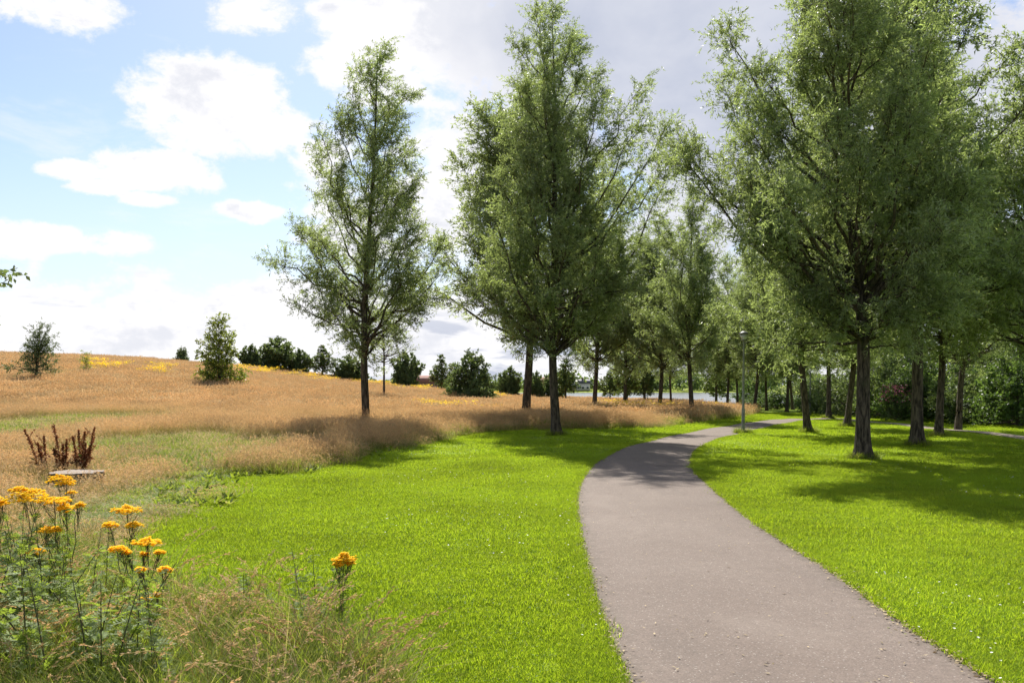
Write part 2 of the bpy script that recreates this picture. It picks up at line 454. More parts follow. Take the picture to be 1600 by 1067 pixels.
# ------------------------------------------------------------------ plan of the ground
def poly_xy(pts):
    r = []
    for px, py in pts:
        y = CAMZ * F / (py - HY); r.append(((px - 800) / F * y, y))
    return np.array(r)
def inside(poly, x, y):
    x = np.asarray(x); y = np.asarray(y); c = np.zeros(x.shape, bool)
    n = len(poly); j = n - 1
    for i in range(n):
        xi, yi = poly[i]; xj, yj = poly[j]
        k = ((yi > y) != (yj > y)) & (x < (xj - xi) * (y - yi) / (yj - yi + 1e-12) + xi)
        c ^= k; j = i
    return c
def smooth_line(pts, n):
    pts = np.asarray(pts, float)
    d = np.concatenate([[0], np.cumsum(np.linalg.norm(np.diff(pts, axis=0), axis=1))])
    # Catmull-Rom through the points
    out = []
    q = np.vstack([2 * pts[0] - pts[1], pts, 2 * pts[-1] - pts[-2]])
    for u in np.linspace(0, len(pts) - 1, n):
        i = min(int(u), len(pts) - 2); t = u - i
        p0, p1, p2, p3 = q[i], q[i + 1], q[i + 2], q[i + 3]
        out.append(.5 * ((2 * p1) + (-p0 + p2) * t + (2 * p0 - 5 * p1 + 4 * p2 - p3) * t ** 2 + (-p0 + 3 * p1 - 3 * p2 + p3) * t ** 3))
    return np.array(out)
pl = poly_xy([(1075, 1400), (1012, 1190), (972, 1067), (942, 985), (918, 900), (904, 830), (900, 780), (912, 745), (942, 717), (1003, 692), (1082, 673), (1142, 662.5), (1192, 654), (1232, 649.2)])
pr = poly_xy([(2100, 1400), (1745, 1190), (1556, 1067), (1425, 985), (1306, 900), (1192, 825), (1112, 765), (1084, 732), (1085, 708), (1113, 690), (1160, 675.5), (1208, 662.5), (1246, 655), (1276, 651)])
pl = np.vstack([[pl[0] + (pl[0] - pl[1]) * 3], pl]); pr = np.vstack([[pr[0] + (pr[0] - pr[1]) * 3], pr])
NL = 150
LE, RE = smooth_line(pl, NL), smooth_line(pr, NL)
path_poly = np.vstack([LE, RE[::-1]])
# where the path goes on: a branch that swings right behind the big willows and comes back as a pale strip
sp = poly_xy([(1250, 652), (1290, 649.5), (1318, 650), (1350, 653.5), (1400, 659), (1450, 665), (1520, 673), (1600, 682.5), (1720, 697)])
SP = smooth_line(sp, 60)
d_ = np.gradient(SP, axis=0); d_ /= np.linalg.norm(d_, axis=1)[:, None]
nrm = np.stack([-d_[:, 1], d_[:, 0]], 1)
SPL, SPR = SP + nrm * .38, SP - nrm * .38
side_poly = np.vstack([SPL, SPR[::-1]])

lawn_left = np.vstack([poly_xy([(640, 1400), (606, 1150), (556, 1065), (450, 1012), (350, 985), (268, 962), (228, 915), (214, 868), (232, 830), (262, 795), (310, 757), (350, 742), (440, 741), (515, 722), (560, 708), (640, 697), (700, 682), (780, 672), (850, 671), (900, 669), (960, 669), (1010, 667), (1060, 660), (1100, 654), (1150, 645), (1172, 638), (1190, 634)]),
                       [[26, 72], [60, 66], [60, -6], [-.6, -6]]])
def is_lawn(x, y): return inside(lawn_left, x, y)
def is_path(x, y): return inside(path_poly, x, y) | inside(side_poly, x, y)
# lush green strips in the meadow, (px, py, rx, ry) ellipses turned to ground
lush_spots = []
for px, py, rx, ry in [(15, 640, 90, 26), (0, 690, 90, 24), (25, 655, 60, 22), (40, 625, 40, 10), (240, 700, 110, 22), (340, 722, 100, 18), (290, 760, 70, 24), (130, 672, 130, 12), (430, 700, 90, 9), (210, 735, 60, 14), (190, 800, 60, 30), (430, 735, 60, 12), (130, 612, 30, 3)]:
    y = CAMZ * F / (py - HY); lush_spots.append(((px - 800) / F * y, y, rx / F * y, min(ry * y * y / (CAMZ * F), 18)))
def lushness(x, y):
    r = np.zeros(np.shape(x))
    for cx, cy, rx, ry in lush_spots:
        r = np.maximum(r, np.clip(1.4 - ((x - cx) / rx) ** 2 - ((y - cy) / ry) ** 2, 0, 1))
    return r

gx = np.concatenate([-np.geomspace(36, 2500, 42)[::-1], np.arange(-35.5, 36, .5), np.geomspace(36, 2500, 42)])
gy = np.concatenate([[-400, -120, -50, -25, -15], np.arange(-10, 60, .5), np.arange(60, 200, 2.0), np.geomspace(202, 3500, 50)])
X, Y = np.meshgrid(gx, gy)
Zg = Z(X, Y)
nx, ny = len(gx), len(gy)
i = (np.arange(ny - 1)[:, None] * nx + np.arange(nx - 1)[None]).ravel()
gme = mesh_np('ground', np.stack([X.ravel(), Y.ravel(), Zg.ravel()], 1), np.stack([i, i + 1, i + nx + 1, i + nx], 1), ground_mat(), smooth=True)
def vattr(me, name, val):
    a = me.attributes.new(name, 'FLOAT', 'POINT'); a.data.foreach_set('value', np.asarray(val, np.float32).ravel())
xr, yr = X.ravel(), Y.ravel()
mead = (~is_lawn(xr, yr)).astype(float)
mead[(yr < -6)] = 0
mead[(xr > 24) | ((xr > 17) & (yr > 60))] = 0
mead[(yr > 106)] = 1
vattr(gme, 'meadow', mead); vattr(gme, 'lush', np.maximum(lushness(xr, yr), yr > 106))
azg = xr / np.maximum(yr, 1)
ye = ((yr > 88) & (yr < 104) & (azg > -.50) & (azg < -.02)).astype(float)
ye += ((yr > 72) & (yr < 82) & (azg > -.47) & (azg < -.36))
vattr(gme, 'yellow', np.clip(ye, 0, 1))
obj('ground', gme, kind='structure', label='park ground of mown lawn and rough meadow')

def strip(L, R, dz, cols=9):
    n = len(L); u = np.linspace(0, 1, cols)
    xy = L[:, None] * (1 - u)[None, :, None] + R[:, None] * u[None, :, None]
    z = Z(xy[..., 0], xy[..., 1]) + dz + .012 * (1 - (2 * u - 1) ** 2)[None]
    v = np.concatenate([xy, z[..., None]], -1).reshape(-1, 3)
    i = (np.arange(n - 1)[:, None] * cols + np.arange(cols - 1)[None]).ravel()
    return v, np.stack([i, i + 1, i + cols + 1, i + cols], 1), np.tile(np.abs(2 * u - 1), n)
PM = path_mat()
# ragged asphalt edge
rg = np.random.RandomState(3)
def ragged(L, R, a=.026):
    d = R - L; d /= np.linalg.norm(d, axis=1)[:, None]
    return L + d * (rg.randn(len(L), 1) * a), R + d * (rg.randn(len(L), 1) * a)
LEf, REf = smooth_line(LE, 700), smooth_line(RE, 700)
LEr, REr = ragged(LEf, REf)
v, f, e = strip(LEr, REr, .018)
pm = mesh_np('path', v, f, PM, smooth=True); vattr(pm, 'edge', e)
obj('path', pm, kind='structure', label='pale pinkish asphalt path curving through the lawn')
v, f, e = strip(SPL, SPR, .022, 4)
pm2 = mesh_np('side_path', v, f, plain('side_path_gravel', (0.24, 0.20, 0.165), .95, spec=.1, nscale=8, namp=.15), smooth=True); vattr(pm2, 'edge', e * .5)
obj('side_path', pm2, kind='structure', label='pale side path on the far side of the right lawn')
lk = mesh_np('lake', [(-700, 125, LAKEZ), (900, 125, LAKEZ), (900, 560, LAKEZ), (-700, 560, LAKEZ)], np.array([[0, 1, 2, 3]]), water_mat())
obj('lake', lk, kind='structure', label='pale lake beyond the meadow')

# ------------------------------------------------------------------ scatter of stuff (geometry nodes)
def scatter(name, pts, rot, scl, srcs, label):
    n = len(pts)
    me = bpy.data.meshes.new(name)
    me.vertices.add(n); me.vertices.foreach_set('co', np.asarray(pts, np.float32).ravel())
    a = me.attributes.new('rot', 'FLOAT_VECTOR', 'POINT'); a.data.foreach_set('vector', np.asarray(rot, np.float32).ravel())
    a = me.attributes.new('scl', 'FLOAT_VECTOR', 'POINT'); a.data.foreach_set('vector', np.asarray(scl, np.float32).ravel())
    a = me.attributes.new('idx', 'INT', 'POINT'); a.data.foreach_set('value', rg.randint(0, len(srcs), n).astype(np.int32))
    o = obj(name, me, kind='stuff', label=label)
    g = bpy.data.node_groups.new(name + '_scatter', 'GeometryNodeTree')
    g.interface.new_socket('Geometry', in_out='INPUT', socket_type='NodeSocketGeometry')
    g.interface.new_socket('Geometry', in_out='OUTPUT', socket_type='NodeSocketGeometry')
    N, L = g.nodes, g.links
    gi, go = N.new('NodeGroupInput'), N.new('NodeGroupOutput')
    iop = N.new('GeometryNodeInstanceOnPoints')
    jn = N.new('GeometryNodeJoinGeometry')
    for s in srcs:
        so = bpy.data.objects.new(s.name, s)
        oi = N.new('GeometryNodeObjectInfo'); oi.inputs['Object'].default_value = so
        ti = N.new('GeometryNodeGeometryToInstance')
        L.new(oi.outputs['Geometry'], ti.inputs[0]); L.new(ti.outputs[0], jn.inputs[0])
    def na(nm, ty):
        q = N.new('GeometryNodeInputNamedAttribute'); q.data_type = ty; q.inputs['Name'].default_value = nm
        return q.outputs['Attribute']
    e2r = N.new('FunctionNodeEulerToRotation')
    L.new(na('rot', 'FLOAT_VECTOR'), e2r.inputs[0])
    L.new(gi.outputs[0], iop.inputs['Points']); L.new(jn.outputs[0], iop.inputs['Instance'])
    iop.inputs['Pick Instance'].default_value = True
    L.new(na('idx', 'INT'), iop.inputs['Instance Index'])
    L.new(e2r.outputs[0], iop.inputs['Rotation'])
    L.new(na('scl', 'FLOAT_VECTOR'), iop.inputs['Scale'])
    L.new(iop.outputs[0], go.inputs[0])
    md = o.modifiers.new('scatter', 'NODES'); md.node_group = g
    return o
def rots(n, tilt=0.06):
    return np.stack([rg.randn(n) * tilt, rg.randn(n) * tilt, rg.rand(n) * 2 * pi], 1)

def blades(acc, n, R, h0, h1, wd, lean, mi=0, segs=2, square=False):
    """curved grass blades, n of them, in a disc of radius R"""
    r = R * np.sqrt(rg.rand(n)); th = rg.rand(n) * 2 * pi
    if square: bx, by = (rg.rand(n) - .5) * 2 * R, (rg.rand(n) - .5) * 2 * R
    else: bx, by = r * np.cos(th), r * np.sin(th)
    h = h0 + (h1 - h0) * rg.rand(n)
    la = rg.rand(n) * 2 * pi; lm = lean * (.3 + rg.rand(n)) * h
    lx, ly = np.cos(la) * lm, np.sin(la) * lm
    wa = la + pi / 2 + rg.randn(n) * .4
    wx, wy = np.cos(wa) * wd / 2, np.sin(wa) * wd / 2
    vs = []
    for k in range(segs + 1):
        t = k / segs; kk = t ** 1.8
        ww = 1 - t ** 2
        zz = h * (t - .25 * lean * t * t)
        if k < segs:
            vs.append(np.stack([bx + lx * kk - wx * ww, by + ly * kk - wy * ww, zz], 1))
            vs.append(np.stack([bx + lx * kk + wx * ww, by + ly * kk + wy * ww, zz], 1))
        else: vs.append(np.stack([bx + lx, by + ly, zz], 1))
    V = np.stack(vs, 1); m = V.shape[1]
    o = np.arange(n)[:, None] * m
    rn = rg.rand(n)
    base = acc.n
    acc.v.append(V.reshape(-1, 3))
    for k in range(segs - 1):
        q = o + np.array([[2 * k, 2 * k + 1, 2 * k + 3, 2 * k + 2]])
        acc.q.append(q + base); acc.qm.append(np.full(n, mi)); acc.qr.append(rn)
    k = segs - 1
    acc.t.append(o + np.array([[2 * k, 2 * k + 1, 2 * k + 2]]) + base); acc.tm.append(np.full(n, mi)); acc.tr.append(rn)
    acc.n += n * m
    return V[:, -1], np.stack([lx, ly, h], 1)

def slivers(acc, pos, d, ln, wd, mi, r):
    n = len(pos); d = unit(d); s = unit(np.cross(d, rg.randn(n, 3)))
    ln = ln[:, None]; wd = wd[:, None]; k = .25 + .3 * rg.rand(n, 1)
    V = np.stack([pos, pos + d * ln * k + s * wd, pos + d * ln], 1)
    acc.add(V.reshape(-1, 3), np.arange(n)[:, None] * 3 + np.array([[0, 1, 2]]), mi, r)
def unit(v): return v / (np.linalg.norm(v, axis=-1, keepdims=True) + 1e-9)
def diamonds(acc, pos, d, ln, wd, mi=0, r=None, nrm=None, mid=.45):
    """leaf quads: base, side, tip, side"""
    n = len(pos)
    if not n: return
    d = d / (np.linalg.norm(d, axis=1)[:, None] + 1e-9)
    if nrm is None: nrm = rg.randn(n, 3)
    s = np.cross(d, nrm); s /= np.linalg.norm(s, axis=1)[:, None] + 1e-9
    up = np.cross(s, d)
    ln = np.broadcast_to(ln, (n,))[:, None]; wd = np.broadcast_to(wd, (n,))[:, None]
    V = np.stack([pos, pos + d * ln * mid + s * wd / 2 + up * wd * .12, pos + d * ln, pos + d * ln * mid - s * wd / 2 + up * wd * .12], 1)
    f = np.arange(n)[:, None] * 4 + np.array([[0, 1, 2, 3]])
    acc.add(V.reshape(-1, 3), f, mi, rg.rand(n) if r is None else r)

# --- mown lawn
def fnoise(x, y, s, seed=0):
    r = np.random.RandomState(seed); t = 0
    for k in range(5):
        a = r.rand() * 2 * pi; q = s * (.6 + 1.2 * r.rand()); t = t + np.sin((x * np.cos(a) + y * np.sin(a)) * q + r.rand() * 6.28)
    return t / 5
def lawn_patch(n, h0, h1, wd, R=.32):
    a = Acc(); blades(a, n, R, h0, h1, wd, .75)
    # clover-like leaves low in the turf
    k = n // 12
    p = np.stack([(rg.rand(k) - .5) * 2 * R, (rg.rand(k) - .5) * 2 * R, h0 * (.4 + .6 * rg.rand(k))], 1)
    dd = rg.randn(k, 3); dd[:, 2] *= .25
    diamonds(a, p, dd, .018, .014, 0, nrm=np.tile([0, 0, 1.0], (k, 1)) + rg.randn(k, 3) * .3)
    return a.mesh('lawn_patch', [M['blade']])
near_l = [lawn_patch(520, .018, .05, .0042) for _ in range(3)]
far_l = [lawn_patch(220, .02, .055, .011, .5) for _ in range(3)]
def rand_pts(n, x0, x1, y0, y1):
    return x0 + (x1 - x0) * rg.rand(n), y0 + (y1 - y0) * rg.rand(n)
def in_view(x, y, m=1.0): return (np.abs(x) < y * .60 + m) & (y > 2.5)
def lawn_points(n, box, dens_h):
    x, y = rand_pts(n, *box)
    k = in_view(x, y) & is_lawn(x, y) & ~is_path(x, y)
    return x[k], y[k]
def shrink_path(x, y, m):
    """true where no path lies within m metres"""
    ok = np.ones(len(x), bool)
    for a in np.linspace(0, 2 * pi, 8, endpoint=False): ok &= ~is_path(x + m * np.cos(a), y + m * np.sin(a))
    return ok
x, y = lawn_points(22000, (-7, 14, 3.5, 22), 0)
k = shrink_path(x, y, .30); x, y = x[k], y[k]
worn = np.zeros(len(x))
for px, py, rr_ in [(690, 812, .40), (655, 828, .30), (600, 822, .35), (735, 852, .30), (770, 868, .45), (420, 846, .25), (900, 905, .3), (560, 800, .5), (1490, 930, .5), (1330, 790, .4), (1260, 900, .25)]:
    cy_ = CAMZ * F / (py - HY); worn = np.maximum(worn, np.clip(1.4 - np.hypot((x - (px - 800) / F * cy_) / rr_, (y - cy_) / (rr_ * 1.3)), 0, 1))
kw = rg.rand(len(x)) > worn * .8; x, y = x[kw], y[kw]
scatter('lawn_grass', np.stack([x, y, Z(x, y)], 1), rots(len(x)), (.75 + .6 * rg.rand(len(x), 1)) * np.ones((1, 3)) * [[1, 1, 1]] * (1 + .22 * fnoise(x, y, 1.4, 33))[:, None], near_l, 'short bright green mown grass')
x, y = lawn_points(16000, (-16, 34, 19, 66), 0)
k = shrink_path(x, y, .40); x, y = x[k], y[k]
scatter('lawn_grass', np.stack([x, y, Z(x, y)], 1), rots(len(x)), (.8 + .5 * rg.rand(len(x), 1)) * np.ones((1, 3)), far_l, 'short bright green mown grass farther off')
# fringe of small tufts right at the path edge
def tuft(n, R, h0, h1, wd, lean=.8, m='blade'):
    a = Acc(); blades(a, n, R, h0, h1, wd, lean); return a.mesh('edge_tuft', [M[m]])
et = [tuft(26, .05, .02, .06, .004) for _ in range(4)]
ep = []
for E, O in ((LEf, REf), (REf, LEf)):
    d = E - O; d /= np.linalg.norm(d, axis=1)[:, None]
    for _ in range(26):
        u = rg.rand(700) * 698; i0 = u.astype(int); fr = (u - i0)[:, None]
        p = E[i0] * (1 - fr) + E[i0 + 1] * fr
        ep.append(p + d[i0] * (.005 + .32 * rg.rand(700, 1) ** 1.5))
ep = np.concatenate(ep)
wgt = rg.rand(len(ep)) < np.clip(1.3 - ep[:, 1] / 60, .25, 1)
ep = ep[wgt & (ep[:, 1] > 3)]
scatter('edge_grass', np.column_stack([ep, Z(ep[:, 0], ep[:, 1])]), rots(len(ep), .15), (.7 + .6 * rg.rand(len(ep), 1)) * np.ones((1, 3)), et, 'ragged grass fringe along the path edges')

# --- meadow grass
def meadow_patch(ns, nl, R, h0, h1, w, hw, mats, headlen=.10, lean=.35, leafh=(.2, .42)):
    a = Acc()
    blades(a, nl, R, leafh[0], leafh[1], w * 1.8, .8, 0)
    tip, d = blades(a, ns, R, h0, h1, w, lean, 1)
    # loose panicles: several thin quads up and around the tip
    per = 5
    p = np.repeat(tip, per, 0) - np.array([0, 0, 1.0]) * headlen * .75 * rg.rand(len(tip) * per, 1)
    dd = np.repeat(np.stack([d[:, 0], d[:, 1], d[:, 2] * .5], 1), per, 0) / .5 + rg.randn(len(p), 3) * .35
    diamonds(a, p, dd, headlen * (.35 + .4 * rg.rand(len(p))), hw * (.6 + .7 * rg.rand(len(p))), 2)
    return a.mesh('meadow_patch', mats)
MM = [M['meadow_leaf'], M['straw'], M['head']]
MP = [M['meadow_leaf'], M['straw'], M['head_pale']]
ML = [M['lush_leaf'], M['lush_leaf'], M['head_pale']]
near_m = [meadow_patch(90, 150, .55, .33, .62, .0030, .0085, MM, .085) for _ in range(2)] + [meadow_patch(75, 170, .55, .28, .55, .0030, .008, MP, .08)]
far_m = [meadow_patch(120, 90, 1.0, .35, .62, .008, .026, m_, .13) for m_ in (MM, MM, MP)] or [meadow_patch(120, 80, 1.0, .35, .62, .010, .045, MM, .14) for _ in range(3)]
lush_m = [meadow_patch(8, 330, .5, .22, .42, .005, .009, ML, leafh=(.10, .30)) for _ in range(2)]
def not_lawn(x, y): return ~is_lawn(x, y) & ~is_path(x, y) & (x < 24)
def edge_soft(x, y): return not_lawn(x + rg.randn(len(x)) * .18, y + rg.randn(len(x)) * .25)
SX, SY = P(100, 768)
x, y = rand_pts(17000, -30, 14, 8.4, 46)
k = in_view(x, y) & edge_soft(x, y) & (x > -y * .62 - .5)
lowz = (np.abs(x - SX * y / SY) < .60) & (y > SY - 5.0) & (y < SY + 1.0)
k &= ~((np.abs(x - SX) < .60) & (np.abs(y - SY - .45) < .75))
low_k = lowz[k]
k &= rg.rand(len(x)) < sstep(8.0, 12.5, y) * .9 + .1
low_k = lowz[k]
x, y = x[k], y[k]
lu = lushness(x, y) + .35 * fnoise(x, y, .5, 4) + .25 * (fnoise(x, y, .15, 9) > .3)
isl = lu > .42
p = np.stack([x, y, Z(x, y)], 1)
hs = 1 + .25 * fnoise(x, y, .35, 2)
def edge_low(x, y):
    e = np.zeros(len(x))
    for q in (.5, 1.0, 1.6):
        for a in np.linspace(0, 2 * pi, 6, endpoint=False): e += is_lawn(x + q * np.cos(a), y + q * np.sin(a))
    return 1 - .5 * np.clip(e / 8, 0, 1)
hs = hs * edge_low(x, y)
sc1 = np.stack([np.ones(len(x)), np.ones(len(x)), hs * (.62 + .38 * sstep(12, 26, y)) * np.where(low_k, .45, 1)], 1) * (.8 + .4 * rg.rand(len(x), 1))
scatter('meadow_grass', p[~isl], rots((~isl).sum(), .1), sc1[~isl], near_m, 'tall meadow grass with pinkish brown seed heads')
scatter('lush_grass', p[isl], rots(isl.sum(), .1), sc1[isl] * [[1, 1, .7]], lush_m, 'greener rough grass in patches of the meadow')
x, y = rand_pts(26000, -75, 18, 44, 112)
k = in_view(x, y, 3) & not_lawn(x, y) & (rg.rand(len(x)) < .8)
x, y = x[k], y[k]
p = np.stack([x, y, Z(x, y)], 1)
gl_ = fnoise(x, y, .16, 14) * .6 + fnoise(x, y, .5, 15) * .4 + .25 * rg.randn(len(x)) > .42
hz_ = (1 + .28 * fnoise(x, y, .25, 5)) * (.75 + .5 * rg.rand(len(x)))
far_g = [meadow_patch(30, 170, 1.0, .25, .5, .010, .022, ML, .10, leafh=(.15, .4)) for _ in range(2)]
scatter('lush_grass', p[gl_], rots(gl_.sum(), .08), np.stack([np.ones(gl_.sum())] * 2 + [hz_[gl_] * .9], 1), far_g, 'greener clumps among the reddish meadow grass on the slope')
p, hz_ = p[~gl_], hz_[~gl_]
scatter('meadow_grass', p, rots(len(p), .08), np.stack([np.ones(len(p))] * 2 + [hz_], 1), far_m, 'tall reddish meadow grass covering the slope')
# darker taller grass along the meadow edge, round the trunks
edge_pts = poly_xy([(355, 738), (440, 737), (515, 720), (560, 706), (640, 695), (700, 680), (780, 670), (850, 669), (900, 667), (960, 667), (1010, 665), (1060, 658), (1100, 652), (1150, 643)])
EL = smooth_line(edge_pts, 400)
q = EL[rg.randint(0, 400, 1300)] + np.stack([rg.randn(1300) * .25, np.abs(rg.randn(1300)) * 2.2 - .3], 1)
q = q[not_lawn(q[:, 0], q[:, 1])]
scatter('edge_meadow', np.column_stack([q, Z(q[:, 0], q[:, 1])]), rots(len(q), .12), np.stack([.9 + .3 * rg.rand(len(q))] * 2 + [.55 + .75 * rg.rand(len(q)) ** 2], 1), lush_m + near_m[:1], 'tall uncut grass along the meadow edge')
q = []
for px, py, rr_, n_ in [(573, 674, 1.3, 60), (610, 690, .8, 40), (820, 660, 1.6, 90), (850, 668, 1.2, 40), (928, 645, 1.3, 50), (1030, 650, 2.2, 110), (1040, 664, 1.2, 60), (1082, 657, 1.8, 110), (342, 611, 1.6, 70), (737, 630, 2.2, 110), (600, 627, 1.2, 50), (55, 602, 1.2, 50), (135, 589, .5, 16), (660, 650, 2.0, 60), (480, 665, 2.0, 50), (300, 660, 2.5, 50), (1105, 655, 1.2, 50), (700, 684, 1.0, 40), (1140, 645, 1.5, 50)]:
    x0, y0 = P(px, py); q.append(np.array([[x0, y0]]) + rg.randn(n_, 2) * rr_ * .6)
q = np.concatenate(q); q = q[not_lawn(q[:, 0], q[:, 1])]
scatter('tussock_grass', np.column_stack([q, Z(q[:, 0], q[:, 1])]), rots(len(q), .14), np.stack([.9 + .3 * rg.rand(len(q))] * 2 + [.9 + .9 * rg.rand(len(q))], 1), lush_m + near_m[:1], 'dark tall tussocks round the trunks at the meadow edge')
q = []
for px, py in [(870, 681), (1348, 719), (1433, 698), (1263, 676), (1323, 667), (1466, 683), (1295, 654), (1161, 677)]:
    x0, y0 = P(px, py); th = rg.rand(70) * 6.28; q.append(np.stack([x0 + (.20 + .16 * rg.rand(70)) * np.cos(th), y0 + (.20 + .16 * rg.rand(70)) * np.sin(th)], 1))
q = np.concatenate(q)
rt = [tuft(26, .07, .08, .24, .006, .8, 'lush_leaf') for _ in range(3)]
scatter('trunk_grass', np.column_stack([q, Z(q[:, 0], q[:, 1])]), rots(len(q), .2), (.6 + .9 * rg.rand(len(q), 1)) * np.ones((1, 3)), rt, 'unmown grass round the trunk bases on the lawn')
# yellow flowers far out in the meadow
def flower_patch():
    a = Acc(); n = 40
    p = np.stack([(rg.rand(n) - .5) * 1.6, (rg.rand(n) - .5) * 1.6, .55 + .25 * rg.rand(n)], 1)
    for k in range(4):
        diamonds(a, p + rg.randn(n, 3) * .03, rg.randn(n, 3) * [1, 1, .2], .09, .08, 0, nrm=np.tile([0, 0, 1.], (n, 1)) + .3 * rg.randn(n, 3))
    blades(a, 40, .8, .5, .75, .012, .2, 1)
    return a.mesh('flower_patch', [M['ragwort_flower'], M['lush_leaf']])
fp = [flower_patch() for _ in range(2)]
q = []
for (a0, a1, y0, y1, n) in [(-.48, -.37, 72, 82, 20), (-.33, -.22, 88, 101, 34), (-.22, -.05, 92, 103, 40), (-.05, .0, 90, 100, 20), (.09, .27, 52, 72, 26), (-.10, -.02, 45, 60, 8)]:
    yy = y0 + (y1 - y0) * rg.rand(n); q.append(np.stack([(a0 + (a1 - a0) * rg.rand(n)) * yy, yy], 1))
q = np.concatenate(q); q = q[not_lawn(q[:, 0], q[:, 1])]
scatter('yellow_flowers', np.column_stack([q, Z(q[:, 0], q[:, 1])]), rots(len(q)), (.7 + .5 * rg.rand(len(q), 1)) * np.ones((1, 3)), fp, 'yellow ragwort in bloom scattered through the far meadow')
# daisies and clover heads in the lawn
def daisy():
    a = Acc(); n = 7
    th = np.arange(n) * 2 * pi / n
    diamonds(a, np.tile([0, 0, .045], (n, 1)), np.stack([np.cos(th), np.sin(th), .15 * np.ones(n)], 1), .009, .006, 0, nrm=np.tile([0, 0, 1.], (n, 1)))
    return a.mesh('daisy', [M['daisy']])
x, y = rand_pts(9000, -6, 18, 5, 34); k = in_view(x, y) & is_lawn(x, y) & ~is_path(x, y) & (fnoise(x, y, .8, 21) > .30); x, y = x[k], y[k]
scatter('daisies', np.stack([x, y, Z(x, y)], 1), rots(len(x), .2), (.7 + .7 * rg.rand(len(x), 1)) * np.ones((1, 3)), [daisy()], 'tiny white daisies and clover in the lawn')
# coarse broad leaved weeds at the lawn border
def rosette(mn, ln, n=12):
    a = Acc(); th = rg.rand(n) * 2 * pi
    diamonds(a, np.zeros((n, 3)) + [0, 0, .01], np.stack([np.cos(th), np.sin(th), .5 + .6 * rg.rand(n)], 1), ln * (.6 + .6 * rg.rand(n)), ln * .34, 0, nrm=np.tile([0, 0, 1.], (n, 1)) + .2 * rg.randn(n, 3))
    return a.mesh('rosette', [M[mn]])
ro = [rosette('under_leaf', .13) for _ in range(3)]
q = EL[rg.randint(0, 400, 420)] + np.stack([rg.randn(420) * .4, -np.abs(rg.randn(420)) * .5], 1)
q2 = poly_xy([(240 + 130 * rg.rand(), 735 + 60 * rg.rand()) for _ in range(90)])
q = np.vstack([q, q2]); q = q[~is_path(q[:, 0], q[:, 1])]
scatter('broad_leaf_weeds', np.column_stack([q, Z(q[:, 0], q[:, 1])]), rots(len(q), .15), (.6 + .9 * rg.rand(len(q), 1)) * np.ones((1, 3)), ro, 'broad leaved weeds where lawn meets meadow')
# dry leaf litter on the path edges
la = Acc(); n = 3600
u = (rg.rand(n) ** 1.3 * 520).astype(int)
side = rg.rand(n) < .6
E = np.where(side[:, None], REf[u], LEf[u]); O = np.where(side[:, None], LEf[u], REf[u])
dd = E - O; dd /= np.linalg.norm(dd, axis=1)[:, None]
p = E + dd * (rg.randn(n, 1) * .045 - .02)
p3 = np.column_stack([p, Z(p[:, 0], p[:, 1]) + .024 + .012 * rg.rand(n)])
diamonds(la, p3, rg.randn(n, 3) * [1, 1, .12], .022 + .022 * rg.rand(n), .010 + .010 * rg.rand(n), 0, nrm=np.tile([0, 0, 1.], (n, 1)) + .35 * rg.randn(n, 3))
n = 420
i0 = (rg.rand(n) ** 1.2 * 500).astype(int); fr = rg.rand(n, 1)
p = LEf[i0] * fr + REf[i0] * (1 - fr)
diamonds(la, np.column_stack([p, Z(p[:, 0], p[:, 1]) + .036]), rg.randn(n, 3) * [1, 1, .05], .02 + .03 * rg.rand(n), .008 + .008 * rg.rand(n), 0, nrm=np.tile([0, 0, 1.], (n, 1)) + .2 * rg.randn(n, 3))
obj('leaf_litter', la.mesh('leaf_litter', [M['litter']]), kind='stuff', label='dry leaf bits strewn along the path edges')

